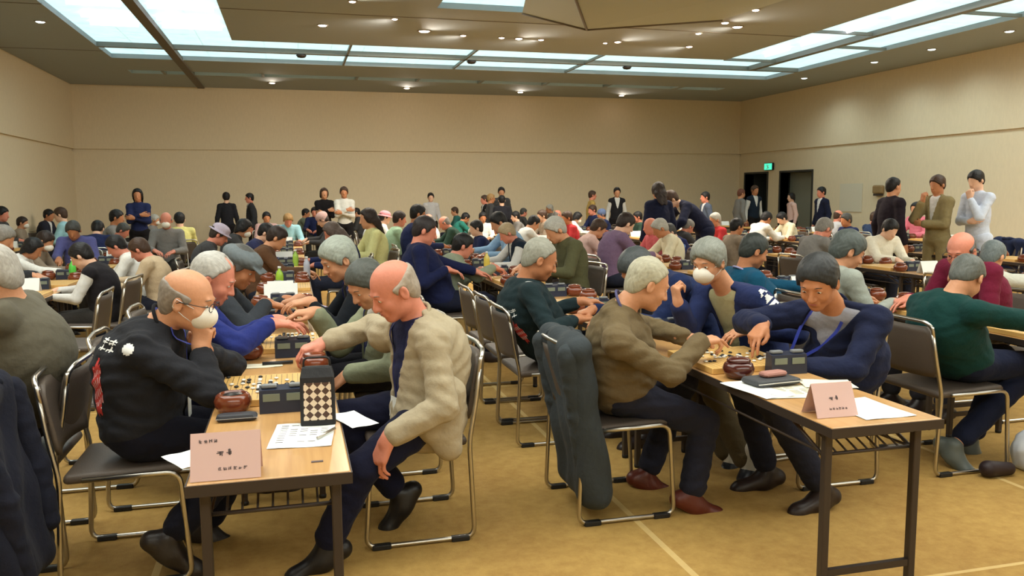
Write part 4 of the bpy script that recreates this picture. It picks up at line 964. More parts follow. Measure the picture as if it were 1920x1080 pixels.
# ------------------------------------------------------------------ furniture
TABLE_X = [-.31+2.06*k for k in range(-2, 6)]      # left edges of the table rows (row k = -2 .. 5)
def make_table():
    t = thing('folding_table', (0, 0, 0), 0, 'folding table', 'table')
    MB().box((-.225, -.9, .672), (.225, .9, .70), bev=.004).build('tabletop', WOODTOP, t)
    mb = MB(); mb.box((-.229, -.905, .664), (-.2255, .905, .697)).box((.2255, -.905, .664), (.229, .905, .697)).box((-.2255, -.905, .664), (.2255, -.9005, .697)).box((-.2255, .9005, .664), (.2255, .905, .697)); mb.build('edge_band', DARKMETAL, t)
    for sx in (-1, 1):
        for sy in (-1, 1):
            l = MB().box((sx*.185-.0145, sy*.82-.0145, .012), (sx*.185+.0145, sy*.82+.0145, .668), bev=.003).build('leg', DARKMETAL, t)
            MB().lathe([(.017, 0), (.019, .012), (.016, .02)], 10, (sx*.185, sy*.82, 0)).build('foot_cap', RUBBER, l)
            MB().tube([(sx*.185, sy*.80, .57), (sx*.185, sy*.60, .655)], .007, 6).build('brace', DARKMETAL, t)
    for sy in (-1, 1):
        MB().box((-.17, sy*.82-.010, .13), (.17, sy*.82+.010, .155)).build('foot_bar', DARKMETAL, t)
        MB().box((-.17, sy*.82-.008, .635), (.17, sy*.82+.008, .66)).build('apron_bar', DARKMETAL, t)
    mb = MB()
    for sx in (-1, 1): mb.tube([(sx*.175, -.80, .575), (sx*.175, .80, .575)], .005, 6)
    for sy in (-1, 1): mb.tube([(-.175, sy*.805, .575), (.175, sy*.805, .575)], .0065, 6)
    for k in range(7): x = -.13+k*.0433; mb.tube([(x, -.805, .575), (x, -.62, .648), (x, .62, .648), (x, .805, .575)], .004, 5)
    mb.build('wire_shelf', DARKMETAL, t); return t
def make_chair():
    """stacking chair, faces local +Y"""
    t = thing('stacking_chair', (0, 0, 0), 0, 'chair', 'chair')
    for sx in (-1, 1):
        x = sx*.25
        MB().tube(arc([(x*.90, -.275, .80), (x*.96, -.25, .62), (x, -.215, .44), (x, -.235, .012), (x, .235, .012), (x, .205, .44), (x*.96, -.14, .432)], .05), .0105, 8).build('side_frame', STEEL, t)
        for y in (-.17, .17): MB().box((x-.016, y-.04, 0), (x+.016, y+.04, .022), bev=.004).build('floor_glide', RUBBER, t)
    mb = MB(); v = []; f = []; nx, nz = 14, 8
    for s_ in (0, 1):
        for j in range(nz+1):
            z = .525+.27*j/nz
            for i in range(nx+1):
                u = i/nx*2-1; w_ = .218-(.02 if j == 0 else 0)-(.03 if j == nz else .006 if j == nz-1 else 0)
                y = -.232-.18*(z-.5)+.035*u*u-(.022 if s_ else 0)
                v.append((u*w_, y-.005, z))
    o = (nx+1)*(nz+1)
    for j in range(nz):
        for i in range(nx):
            a = j*(nx+1)+i; f.append((a, a+1, a+nx+2, a+nx+1)); f.append((o+a+nx+1, o+a+nx+2, o+a+1, o+a))
    for i in range(nx): f.append((i+1, i, o+i, o+i+1)); a = nz*(nx+1)+i; f.append((a, a+1, o+a+1, o+a))
    for j in range(nz): a = j*(nx+1); f.append((a, a+nx+1, o+a+nx+1, o+a)); a += nx; f.append((a+nx+1, a, o+a, o+a+nx+1))
    mb.add(v, f, 0, True); mb.build('backrest', VINYL, t)
    MB().tube(arc([(-.232, -.252, .66), (-.228, -.276, .80), (-.19, -.292, .825), (0, -.306, .828), (.19, -.292, .825), (.228, -.276, .80), (.232, -.252, .66)], .04), .0105, 8).build('back_frame', STEEL, t)
    S = SDF(); S.box((0, .0, .436), (.225, .215, .020), rot(0, -.03, 0), .018, k=.01); link('seat', S.mesh('seat', .012), t, VINYL)
    return t
chair0 = make_chair(); table0 = make_table(); _used = {'c': 0, 't': 0}
def chair(x, y, rz, label, group='stacking chairs in the hall', s=1):
    o = chair0 if not _used['c'] else copy_tree(chair0); _used['c'] = 1
    o.location = (x, y, 0); o.rotation_euler = (0, 0, rz); tag(o, label, 'chair', group)
    if not group and 'group' in o: del o['group']
    return o
def table(x, y, label, group=None):
    o = table0 if not _used['t'] else copy_tree(table0); _used['t'] = 1
    o.location = (x, y, 0); tag(o, label, 'table', group)
    if not group and 'group' in o: del o['group']
    return o
ROWN = {-2: 'row along the left wall', -1: 'second row from the left wall', 0: 'row of the masked man', 1: 'row of the khaki sweater', 2: 'row of the green hooded top', 3: 'row of the maroon sweater', 4: 'second row from the right wall', 5: 'row along the right wall'}
ORD = ['nearest', 'second', 'third', 'fourth', 'fifth', 'sixth', 'seventh', 'eighth', 'ninth', 'tenth', 'eleventh', 'twelfth', 'thirteenth', 'fourteenth', 'fifteenth', 'sixteenth', 'seventeenth', 'eighteenth', 'nineteenth', 'twentieth']
def nth(i, what, where): return ('nearest %s in the %s' if i == 0 else ORD[i]+' %s from the near end, %s') % (what, where)
FAR_SPOTS = []
for k, x0 in zip(range(-2, 6), TABLE_X):
    y0 = 2.37 if k in (0, 1, 2) else 3.3 if k == 3 else 5.6 if k >= 4 else 4.175 if k == -1 else 9
    n = int((18.6-y0)/1.815)
    for j in range(n):
        lab = nth(j, 'wood topped table', ROWN[k])
        if k == 0 and j == 0: lab = 'wood topped table at the left front with pink name card and checkered pouch'
        if k == 1 and j == 0: lab = 'wood topped table at the right front with a pink name card near its end'
        cy = y0+.9+j*1.815; table(x0+.225, cy, lab, 'folding tables in the hall')
        for q in (-.47, .43):
            if not (k in (0, 1) and cy+q < 5): FAR_SPOTS.append((k, x0, cy+q))
ZT = .7005
def board(x, y, label, group='go boards on the far tables'):
    global _bd
    if _bd is None:
        _bd = MB().box((-.212, -.227, 0), (.212, .227, .028), bev=.003).mesh('go_board'); _bd.materials.append(BOARD)
    o = bpy.data.objects.new('go_board', _bd); COL.objects.link(o); o.location = (x, y, ZT); return tag(o, label, 'game board', group)
_bd = None
_bw = {}
def bowl(x, y, z=ZT, label='', lid=True, group='stone bowls on the far tables', tint=BOWL, r=.068):
    t = thing('stone_bowl', (x, y, z), 0, label, 'bowl', group)
    if 'b' not in _bw:
        _bw['b'] = MB().lathe([(.035, 0), (.052, .006), (.066, .028), (.068, .045), (.060, .064), (.050, .072), (.045, .071), (.044, .062)], 24).mesh('bowl_body'); _bw['b'].materials.append(BOWL)
        _bw['l'] = MB().lathe([(.050, .0), (.052, .006), (.045, .014), (.02, .020), (.002, .021)], 24).mesh('bowl_lid'); _bw['l'].materials.append(BOWL)
        _bw['s'] = MB().lathe([(.043, .05), (.042, .062), (.03, .069), (.002, .072)], 20).mesh('stones_inside')
    inst('bowl_body', _bw['b'], t, tint)
    if lid: o = inst('bowl_lid', _bw['l'], t, tint); o.location = (0, 0, .0725)
    else: inst('stones_inside', _bw['s'], t, mat('bowl_stones', (222, 220, 212) if lid is None else (34, 34, 36), .3))
    return t
_st = {}
def stones(bx, by, n, seed, where):
    rn = random.Random(seed); used = set()
    for c in 'bw':
        if c not in _st:
            me = MB().lathe([(.002, 0), (.007, .0012), (.0105, .0042), (.007, .0075), (.002, .0088)], 12).mesh('go_stone'); me.materials.append(mat('slate_stone', (28, 28, 30), .35) if c == 'b' else mat('shell_stone', (228, 226, 218), .25)); _st[c] = me
    cs = [(rn.uniform(-6, 6), rn.uniform(-7, 7)) for _ in range(6)]; i = 0
    while i < n:
        c = rn.choice(cs); p = (round(c[0]+rn.gauss(0, 2.2)), round(c[1]+rn.gauss(0, 2.2)))
        if abs(p[0]) > 9 or abs(p[1]) > 9 or p in used: continue
        used.add(p); w = 'bw'[i % 2]; i += 1
        o = bpy.data.objects.new('go_stone', _st[w]); COL.objects.link(o); o.location = (bx+p[0]*.0218, by+p[1]*.0237, ZT+.0282)
        tag(o, ('black' if w == 'b' else 'white')+' playing stone on '+where, 'game stone', ('black' if w == 'b' else 'white')+' stones on '+where)
def clockbox(x, y, rz, label, group=None, w=.17, h=.105, d=.05):
    """black playing timer with a sloped face"""
    t = thing('game_timer', (x, y, ZT), rz, label, 'game timer', group)
    if 'c' not in _bw:
        mb = MB(); W2 = .085; mb.add([(-W2, -.03, 0), (W2, -.03, 0), (W2, .035, 0), (-W2, .035, 0), (-W2, -.022, .085), (W2, -.022, .085), (W2, .028, .095), (-W2, .028, .095)],
               [(3, 2, 1, 0), (4, 5, 6, 7), (0, 1, 5, 4), (1, 2, 6, 5), (2, 3, 7, 6), (3, 0, 4, 7)]); _bw['c'] = mb.mesh('timer_case'); _bw['c'].materials.append(mat('navy_black_plastic', (40, 46, 64), .35))
        mb = MB()
        for sx in (-1, 1): mb.box((sx*.042-.03, -.0295, .045), (sx*.042+.03, -.0255, .072))
        _bw['d'] = mb.mesh('timer_display'); _bw['d'].materials.append(mat('lcd_grey_green', (122, 132, 118), .3))
        _bw['e'] = MB().box((-.028, -.01, .09), (.028, .018, .103), bev=.004).mesh('timer_button'); _bw['e'].materials.append(mat('grey_button', (120, 124, 128), .4))
    inst('timer_case', _bw['c'], t, _bw['c'].materials[0]); inst('timer_display', _bw['d'], t, _bw['d'].materials[0]); 
    for sx in (-1, 1): o = inst('timer_button', _bw['e'], t, _bw['e'].materials[0]); o.location = (sx*.05, 0, 0)
    return t
def sheet(x, y, w, h, rz, label, m=PAPER, group=None, z=ZT+.0006, marks=True, name='paper_sheet'):
    mb = MB(); n = 6; v = []; f = []
    for i in range(n+1):
        for j in range(n+1): v.append(((i/n-.5)*w, (j/n-.5)*h, .0012+.0012*math.sin(i*1.3+j)))
    for i in range(n):
        for j in range(n): a = i*(n+1)+j; f.append((a, a+n+1, a+n+2, a+1))
    mb.add(v, f, 0); mb.add([(p[0], p[1], p[2]-.001) for p in v], [q[::-1] for q in f], 0)
    if marks:
        for r in range(9):
            y_ = h*(.38-.085*r)
            for s_ in range(5):
                if random.random() < .25: continue
                x_ = w*(-.40+.17*s_); mb.box((x_, y_, .0028), (x_+w*.12, y_+h*.012, .0032), 1)
    o = mb.build(name, [m, INK], None, (x, y, z)); o.rotation_euler = (0, 0, rz); return tag(o, label, 'paper', group)
def namecard(x, y, rz, w, h, label, lines, tilt=.22, group=None, m=None, d=.05):
    """folded tent card with three lines of small print"""
    t = thing('name_card', (x, y, ZT+.001), rz, label, 'name card', group); mb = MB()
    a = [(-w/2, -d, 0), (w/2, -d, 0), (w/2, 0, h), (-w/2, 0, h), (w/2, d, 0), (-w/2, d, 0)]
    th = .0015
    mb.add(a, [(0, 1, 2, 3), (3, 2, 4, 5)]); mb.add([(p[0], p[1]*.93, p[2]-(.004 if p[2] else -.0001)) for p in a], [(3, 2, 1, 0), (5, 4, 2, 3)])
    mb.build('card', m or PINKCARD, t)
    if lines:
        mb = MB(); u = unit(V3(0, d, h)); nn = unit(V3(0, -h, d))
        for (cx, cz, n_, sz) in lines:
            for k in range(n_):
                x0 = cx+(k-n_/2)*sz*1.25
                rn = random.Random(int(cx*999)+k*31+n_)
                for q in range(7):
                    hz = rn.random() < .5; a0, b0 = rn.uniform(0, .75), rn.uniform(0, .8); L_ = rn.uniform(.35, .95)
                    xa, xb = (x0+a0*sz*.4, x0+min(.98, a0*.4+L_)*sz) if hz else (x0+a0*sz, x0+a0*sz+sz*.13)
                    za, zb = (b0*sz, b0*sz+sz*.12) if hz else (b0*sz*.3, min(1, b0*.3+L_)*sz)
                    P = [V3(xx, -d, 0)+u*(cz+zz)+nn*.0008 for xx, zz in ((xa, za), (xb, za), (xb, zb), (xa, zb))]
                    mb.add(P, [(0, 1, 2, 3)])
        mb.build('printed_text', INK, t)
    return t
# ------------------------------------------------------------------ people near the camera, posed joint by joint
def hero(d, pel, head, yaw, pitch, roll=0, nk=None, chest=None, sh=None, el=None, wr=None, kn=None, an=None, toe=None, hand_n=None, hand_f=None, b=1.0, hs=1.0, shw=.18, twist=0, hsz=1.0, dz=1.22, raw=False):
    """d=+1 faces +X, d=-1 faces -X. pairs are (near the camera, far)"""
    P = V3(*pel); hd = V3(*head); hR = rot((-math.pi/2 if d > 0 else math.pi/2)+yaw, pitch, roll)
    if nk is None: nk = hd-hR@V3(0, .035, .0)*hs-V3(d*.045, 0, .150)
    nk = V3(*nk)
    if chest is None: chest = P+(nk-P)*.56+V3(-d*.045, 0, 0)
    c = V3(*chest)
    side = unit(V3(-d*math.sin(twist), -math.cos(twist), 0))     # towards the camera side shoulder
    u = unit(nk-c)
    shN = nk+side*shw-u*.04 if sh is None or sh[0] is None else V3(*sh[0]); shF = nk-side*shw-u*.04 if sh is None or sh[1] is None else V3(*sh[1])
    N, F_ = ('R', 'L') if d > 0 else ('L', 'R')
    J = {'pel': P, 'chest': c, 'nk': nk, 'hd': hd, 'hR': hR, 'b': b, 'hs': hs, 'sh'+N: shN, 'sh'+F_: shF, 'hsz': hsz, 'dz': dz}
    f = V3(d, 0, 0); r = np.cross(f, V3(0, 0, 1)); J['Rp'] = np.array([r, f, V3(0, 0, 1)]).T
    J['hip'+N] = P+V3(d*.02, -.09, -.03); J['hip'+F_] = P+V3(d*.02, .09, -.03)
    kn = kn or (None, None); an = an or (None, None); toe = toe or (None, None)
    for i, (q, sy) in enumerate(((N, -1), (F_, 1))):
        J['kn'+q] = V3(*kn[i]) if kn[i] is not None else P+V3(d*.43, sy*.11, -.045)
        J['an'+q] = V3(*an[i]) if an[i] is not None else V3(P[0]+d*.42, P[1]+sy*.11, .09)
        J['toe'+q] = V3(*toe[i]) if toe[i] is not None else J['an'+q]+V3(d*.19, sy*.02, -.045)
    J['wr'+N] = V3(*wr[0]); J['wr'+F_] = V3(*wr[1])
    if el is not None:
        for i, q in ((0, N), (1, F_)):
            if el[i] is not None: J['el'+q] = V3(*el[i]) if raw else elbow(J['sh'+q], J['wr'+q], .275, .25, V3(*el[i])-(J['sh'+q]+J['wr'+q])/2)
    for q in 'LR':
        t_ = J['kn'+q]-J['hip'+q]; J['kn'+q] = J['hip'+q]+t_*(min(.44, max(.37, np.linalg.norm(t_)))/np.linalg.norm(t_))
    for q, hh, sy in ((N, hand_n, -1), (F_, hand_f, 1)):
        J['hand'+q] = hh or ((d, 0, -.25), (0, 0, 1), 'relax')
    J = complete(J, {N: V3(-d*.3, -.4, -1), F_: V3(-d*.3, .4, -1)}, .275, .25)
    if DBG: print('HERO', {k: round(float(np.linalg.norm(J[a]-J[b_])), 2) for k, a, b_ in (('ua', 'shR', 'elR'), ('fa', 'elR', 'wrR'), ('uaL', 'shL', 'elL'), ('faL', 'elL', 'wrL'), ('th', 'hipR', 'knR'), ('sk', 'knR', 'anR'), ('thL', 'hipL', 'knL'), ('skL', 'knL', 'anL'), ('tor', 'pel', 'nk'), ('hd', 'nk', 'hd'))}, 'head', J['hd'].round(2))
    return J
DBG = False
def person(J, label, group=None): return thing('person', J['org'], 0, label, 'person', group)
BLUE = mat('blue_lanyard', (58, 76, 190), .6); CARD = mat('badge_card', (222, 226, 224), .5)
def lanyard(root, J, out, d, m=BLUE, drop=.30, badge=True, spread=.055):
    R = frame_of(J); r, f, u = R[:, 0], R[:, 1], R[:, 2]; nk = J['nk']-J['org']; ts = [bvh(o.data) for o in root_meshes(root) if o.name.split('.')[0] in ('sweater', 'jacket', 'shirt', 'hooded_top', 'vest')]
    e = None
    for sx in (-1, 1): e = strap(root, 'lanyard', ts, [nk+r*sx*.064+f*.02-u*.0, nk+r*sx*.075+f*.09-u*.06, nk+r*sx*spread+f*.1-u*.16, nk+r*sx*.006+f*.1-u*drop], -f, m, w=.0075)
    for sx in (-1, 1): MB().tube([nk+r*sx*.064+f*.02+u*.004, nk+r*sx*.058-f*.03+u*.018, nk+r*sx*.03-f*.054+u*.014, nk-f*.060+u*.012], .004, 6, flat=.6).build('lanyard', m, root)
    if badge and e is not None:
        mb = MB(); c = e+f*.006-u*.045; mb.add([c+r*x+u*z+f*y for x, z, y in ((-.03, -.045, 0), (.03, -.045, 0), (.03, .045, 0), (-.03, .045, 0), (-.03, -.045, .002), (.03, -.045, .002), (.03, .045, .002), (-.03, .045, .002))], [(3, 2, 1, 0), (4, 5, 6, 7), (0, 1, 5, 4), (1, 2, 6, 5), (2, 3, 7, 6), (3, 0, 4, 7)])
        mb.build('name_badge', CARD, root)
def root_meshes(root): return [o for o in KIDS.get(root.name, []) if o.type == 'MESH']
def emblem_pat(kind):
    """red brush blot with white characters, worn on the back"""
    def f(s, t):
        if kind == 'kanji': 
            u, v = s*2 % 1, t*2.0 % 1
            return 0 if (abs(u-.5) < .09 or abs(v-.3) < .09 or abs(v-.72) < .08 or (abs(u-v) < .09 and v < .5)) and .06 < u < .94 and .06 < v < .94 else -1
        x, y = s-.5, t-.5; r = math.hypot(x*1.25, y)+.05*math.sin(9*math.atan2(y, x)+2)
        if r < .42: return 0 if (abs(math.sin(x*22+y*5)) < .25 and abs(y) < .3) else 1
        return -1
    return f
BW = .55
def back_print(root, J, x0=.0, z0=-.12, w=.15, h=.20, text=True):
    R = frame_of(J); r, f, u = R[:, 0], R[:, 1], R[:, 2]; ts = [bvh(o.data) for o in root_meshes(root) if o.name.split('.')[0] in ('sweater', 'jacket')]
    c = J['nk']-J['org']-f*.05+u*(z0-.10)+r*x0
    decal(root, 'red_back_emblem', ts, c, unit(r-f*BW), u, unit(-f+r*BW), w, h, emblem_pat('blot'), [WHITE, REDP], .006)
    if text:
        decal(root, 'white_back_lettering', ts, c+u*(h/2+.035), unit(r-f*BW), u, unit(-f+r*BW), w*1.0, .045, emblem_pat('kanji'), [WHITE], .004)
# --- man with a white mask, black padded jacket, left front
p = at
J = hero(1, (-.62, 3.54, .585), at(352, 562, Y=3.46), -.22, .28, nk=at(296, 606, Y=3.50), b=1.12, hs=1.04,
         sh=(at(262, 658, Y=3.36), at(300, 628, Y=3.70)), el=(at(398, 738, Y=3.28), (-.27, 3.74, .76)), wr=(at(376, 660, Y=3.42), at(388, 664, Y=3.60)), raw=True,
         kn=((-.20, 3.44, .50), (-.18, 3.62, .50)), an=(at(318, 1008, Y=3.36), at(385, 985, Y=3.72)), toe=(at(385, 1052, Y=3.36), at(430, 1000, Y=3.72)), 
         hand_n=((.15, .1, 1), (-.3, -1, .1), 'fist'), hand_f=((-.1, -.35, 1), (.8, .5, .2), 'fist'))
A = person(J, 'bald man in white face mask and black padded jacket at the left front table')
o = dress(A, J, .0075, 'sweater', (36, 37, 42), pc=(22, 23, 34), shc=(34, 28, 26), fold=.009, b=1.14, cuff=.02); o['top'].name = 'jacket'
collar(A, J, cloth((30, 31, 36)), .068); finish(A, J, 'bald', (150, 140, 130), SKIN['tan'], .0055); face_parts(None, A, J, hairm((120, 114, 106))); glasses(A, J); face_mask(A, J)
lanyard(A, J, o, 1, badge=True); back_print(A, J, .06, -.12, .18, .26)
decal(A, 'white_shoulder_crest', [bvh(o['top'].data)], J['shR']-J['org']+V3(-.03, -.0, .0), V3(1, 0, 0), V3(0, 0, 1), V3(0, -1, .3), .045, .05, lambda s, t: 0 if math.hypot(s-.5, t-.5) < .5 else -1, [WHITE], .005)
# --- man in beige jacket, right side of the left front table, hand on knee
J = hero(-1, (.55, 3.52, .585), at(738, 543, Y=3.46), .28, .50, nk=at(782, 598, Y=3.50), b=1.03, hs=1.05,
         sh=(at(812, 640, Y=3.33), at(722, 628, Y=3.66)), el=(at(806, 752, Y=3.24), at(672, 620, Y=3.95)), wr=(at(728, 822, Y=3.22), at(608, 643, Y=3.88)),
         kn=(at(700, 862, Y=3.30), (.20, 3.66, .52)), an=(at(612, 1022, Y=3.28), at(748, 925, Y=3.64)), toe=(at(545, 1062, Y=3.26), at(708, 985, Y=3.62)),
         hand_n=((-.45, -.02, -1), (-.75, -.5, .35), 'knee'), hand_f=((-1, -.15, -.25), (-.2, -.1, 1), 'grip'), hsz=1.08)
B_ = person(J, 'balding man in beige tweed jacket with hand on his knee at the left front table')
o = dress(B_, J, .0075, 'jacket', (166, 154, 130), (34, 38, 70), (24, 26, 46), (22, 20, 22), fold=.007, w=.075, low=.42, b=1.03, skirt=.045, cuff=.035)
S = SDF(); R = frame_of(J)
for yy in (3.34, 3.44, 3.54, 3.66): S.cone(at(836, 740, Y=yy), at(846-(yy-3.3)*30, 838, Y=yy), .085, .045, k=.06)
S.cone(at(800, 790, Y=3.33), at(838, 842, Y=3.34), .07, .04, k=.05);  S.fun(folds(.004), 'n'); wear(B_, 'jacket_skirt', S, J, .008, cloth((166, 154, 130)))
collar(B_, J, cloth((158, 146, 122)), .070, .016); finish(B_, J, 'bald', (176, 164, 150), SKIN['red'], .0055); face_parts(None, B_, J, hairm((130, 120, 110)))
lanyard(B_, J, o, -1, mat('navy_tie', (30, 36, 84), .6), .34)
w_ = J['wrL']-J['org']; ax = unit(J['elL']-J['wrL']); MB().tube([w_+ax*.02+unit(np.cross(ax, V3(0, 1, 0)))*.033*math.cos(a)+unit(np.cross(ax, np.cross(ax, V3(0, 1, 0))))*.033*math.sin(a) for a in np.linspace(0, 2*math.pi, 17)[:-1]], .006, 6, closed=True).build('wristwatch', STEEL, B_)
# --- man in khaki sweater, left side of the right front table
J = hero(1, (1.47, 3.62, .585), at(1215, 532, Y=3.52), -.10, .42, nk=at(1160, 575, Y=3.55), b=1.16, hs=1.0, chest=at(1160, 665, Y=3.60),
         sh=(at(1158, 640, Y=3.36), at(1175, 602, Y=3.76)), el=(at(1215, 692, Y=3.28), (1.66, 3.86, .84)), wr=(at(1312, 642, Y=3.38), (1.86, 3.72, .79)),
         kn=(at(1322, 792, Y=3.46), (1.88, 3.74, .55)), an=(at(1296, 925, Y=3.44), at(1212, 888, Y=3.80)), toe=(at(1352, 948, Y=3.42), at(1250, 905, Y=3.78)),
         hand_n=((1, .15, .10), (.1, -.1, 1), 'stone'), hand_f=((1, -.2, -.1), (0, 0, 1), 'relax'))
C_ = person(J, 'white haired man in khaki brown sweater at the right front table')
o = dress(C_, J, .0075, 'sweater', (104, 90, 66), pc=(38, 40, 54), shc=(92, 38, 26), fold=.009, b=1.16, cuff=.0)
collar(C_, J, cloth((84, 84, 120)), .066, .012); finish(C_, J, 'receding', (184, 180, 158), SKIN['tan'], .0055); face_parts(None, C_, J, hairm((150, 146, 134)))
S = SDF(); S.ell(J['pel']-V3(0, 0, -.035), (.178, .178, .022), k=.02); wear(C_, 'belt', S, J, .008, mat('black_leather_belt', (26, 24, 24), .4))
# --- man in navy cardigan opposite him
J = hero(-1, (2.58, 3.52, .585), at(1534, 528, Y=3.30), .62, .50, nk=at(1568, 582, Y=3.36), b=1.10, hs=1.05, chest=at(1592, 668, Y=3.44), twist=.55,
         el=(at(1590, 705, Y=3.14), at(1470, 596, Y=3.52)), wr=(at(1495, 690, Y=3.22), at(1430, 612, Y=3.44)),
         an=((2.40, 3.3, .09), (2.30, 3.62, .09)),
         hand_n=((-1, .2, -.1), (0, -.2, 1), 'relax'), hand_f=((-.75, -.45, -.45), (-.5, -.2, .85), 'stone'))
D_ = person(J, 'dark haired man in navy cardigan and blue lanyard bowing over the right front table')
o = dress(D_, J, .0075, 'jacket', (30, 36, 62), (150, 152, 164), (36, 38, 52), fold=.007, w=.085, low=.52, b=1.10)
collar(D_, J, cloth((28, 34, 60)), .066); finish(D_, J, 'short', (48, 50, 52), SKIN['brown'], .0055); face_parts(None, D_, J, hairm((50, 48, 46)))
lanyard(D_, J, o, -1, drop=.36, badge=False, spread=.07)
# --- pink faced white haired man in blue fleece behind the masked man
J = hero(1, (-.62, 4.38, .585), at(400, 522, Y=4.20), -.12, .45, nk=at(368, 568, Y=4.25), b=1.05,
         wr=(at(508, 607, Y=4.18), at(520, 600, Y=4.45)), el=(at(430, 615, Y=4.08), None), hand_n=((1, .05, -.05), (0, -.1, 1), 'relax'), hand_f=((1, -.2, -.1), (0, 0, 1), 'relax'), hs=1.04)
K = person(J, 'white haired pink faced man in blue fleece reaching across behind the masked man')
dress(K, J, .009, 'sweater', (38, 48, 112), pc=(40, 50, 100), fold=.007); finish(K, J, 'receding', (192, 190, 184), SKIN['red'], .006); face_parts(None, K, J, hairm((190, 186, 180))); collar(K, J, cloth((30, 38, 96)), .064)
# --- man in grey flat cap
J = hero(1, (-.62, 5.38, .585), at(449, 500, Y=5.10), -.3, .5, nk=at(420, 540, Y=5.15), b=1.05, wr=(at(500, 568, Y=5.05), at(540, 562, Y=5.3)), el=(at(470, 588, Y=4.95), None), hs=1.04)
J['under'] = (90, 90, 88)
K = person(J, 'man in grey flat cap and black grey jacket leaning over the second board')
dress(K, J, .01, 'sweater', (52, 56, 62), pc=(40, 42, 50)); finish(K, J, 'cap', (104, 112, 116), SKIN['brown'], .0065); face_parts(None, K, J, hairm((90, 90, 88)))
# --- grey haired man in navy vest facing left
J = hero(-1, (.50, 5.30, .585), at(634, 486, Y=5.05), .35, .45, nk=at(665, 530, Y=5.1), wr=(at(580, 565, Y=4.95), at(560, 560, Y=5.25)), hs=1.06,
         hand_n=((-1, 0, -.1), (0, -.2, 1), 'relax'), hand_f=((-1, 0, -.2), (0, 0, 1), 'stone'))
K = person(J, 'grey haired man in navy vest over black sleeves facing left behind the board')
o = dress(K, J, .01, 'vest', (34, 42, 92), (24, 28, 34), (30, 32, 44)); finish(K, J, 'thick', (164, 172, 162), SKIN['tan'], .0065); face_parts(None, K, J, hairm((120, 120, 114)))
# --- man in grey green jacket with navy tie, head bowed
J = hero(-1, (.50, 4.45, .585), at(686, 532, Y=4.20), .55, .62, nk=at(722, 578, Y=4.28), twist=.25, b=1.04,
         wr=(at(652, 702, Y=4.10), at(590, 585, Y=4.35)), el=(at(716, 690, Y=4.02), at(650, 600, Y=4.42)), hand_n=((-.8, 0, -.6), (-.5, -.3, .8), 'knee'), hand_f=((-1, -.1, 0), (0, -.1, 1), 'stone'))
K = person(J, 'grey haired man in grey green jacket and navy tie bowing behind the beige jacket')
o = dress(K, J, .009, 'jacket', (132, 138, 114), (206, 206, 200), (28, 28, 34), w=.06, low=.34); finish(K, J, 'short', (84, 88, 84), SKIN['tan'], .006); face_parts(None, K, J, hairm((70, 70, 68)))
lanyard(K, J, o, -1, mat('navy_tie', (30, 36, 84), .6), .30, badge=False, spread=.02)
# --- man in dark printed happi coat, arm stretched
J = hero(1, (1.50, 4.84, .585), at(1013, 486, Y=4.75), -.15, .42, nk=at(978, 532, Y=4.80), b=1.2, wr=(at(1082, 598, Y=4.58), at(1092, 565, Y=4.95)), el=(at(1020, 600, Y=4.50), None), hs=1.04, hand_n=((1, .1, .0), (0, -.1, 1), 'relax'), hand_f=((1, -.1, 0), (0, 0, 1), 'stone'),
         an=((1.75, 4.75, .09), (1.8, 5.0, .09)))
K = person(J, 'grey haired man in dark green black happi coat with a red and white back print')
o = dress(K, J, .009, 'sweater', (30, 44, 48), pc=(24, 28, 40), fold=.007, b=1.2, cuff=.06); o['top'].name = 'jacket'; finish(K, J, 'receding', (158, 158, 146), SKIN['brown'], .006); face_parts(None, K, J, hairm((120, 118, 110)))
back_print(K, J, .06, -.10, .13, .19)
decal(K, 'white_shoulder_crest', [bvh(o['top'].data)], J['shR']-J['org']+V3(-.0, .04, .02), V3(1, 0, 0), V3(0, 1, 0), V3(0, -.4, 1), .05, .05, lambda s, t: 0 if math.hypot(s-.5, t-.5) < .5 else -1, [WHITE], .006)
# --- dark grey haired man in navy jacket reaching left
J = hero(-1, (2.42, 4.55, .585), at(1164, 492, Y=4.42) if False else (1.95, 4.50, 1.055), .15, .75, nk=(2.12, 4.52, 1.00), wr=((1.76, 4.36, .80), (1.74, 4.66, .80)), el=None, hand_n=((-1, 0, -.1), (0, -.2, 1), 'relax'), hand_f=((-1, 0, -.2), (0, 0, 1), 'stone'))
K = person(J, 'man with thick dark grey hair in navy jacket facing the happi coat')
dress(K, J, .009, 'sweater', (30, 42, 78), pc=(30, 32, 44)); finish(K, J, 'thick', (70, 76, 78), SKIN['brown'], .006); face_parts(None, K, J, hairm((70, 70, 70))); collar(K, J, cloth((180, 184, 196)), .062)
# --- masked man in navy track jacket with white sleeve lettering
J = hero(-1, (2.58, 4.16, .585), at(1328, 490, Y=4.05), .55, .32, nk=at(1362, 545, Y=4.10), twist=.35, b=1.04, wr=(at(1408, 618, Y=3.86), at(1272, 570, Y=4.05)), el=(at(1420, 610, Y=3.90) if False else (2.52, 3.84, .80), at(1300, 610, Y=4.2)),
         an=(at(1405, 880, Y=3.78), at(1372, 868, Y=3.98)), toe=(at(1385, 908, Y=3.66), at(1352, 885, Y=3.90)), 
         hand_n=((-1, .1, -.2), (0, -.2, 1), 'relax'), hand_f=((-.2, .1, 1), (-1, 0, 0), 'fist'))
K = person(J, 'grey haired man in white mask and navy track jacket with white sleeve lettering')
o = dress(K, J, .009, 'jacket', (38, 48, 88), (170, 166, 130), (84, 74, 54), (26, 26, 30), w=.09, low=.6); finish(K, J, 'thick', (140, 144, 136), SKIN['tan'], .006); face_parts(None, K, J, hairm((110, 110, 106))); face_mask(K, J)
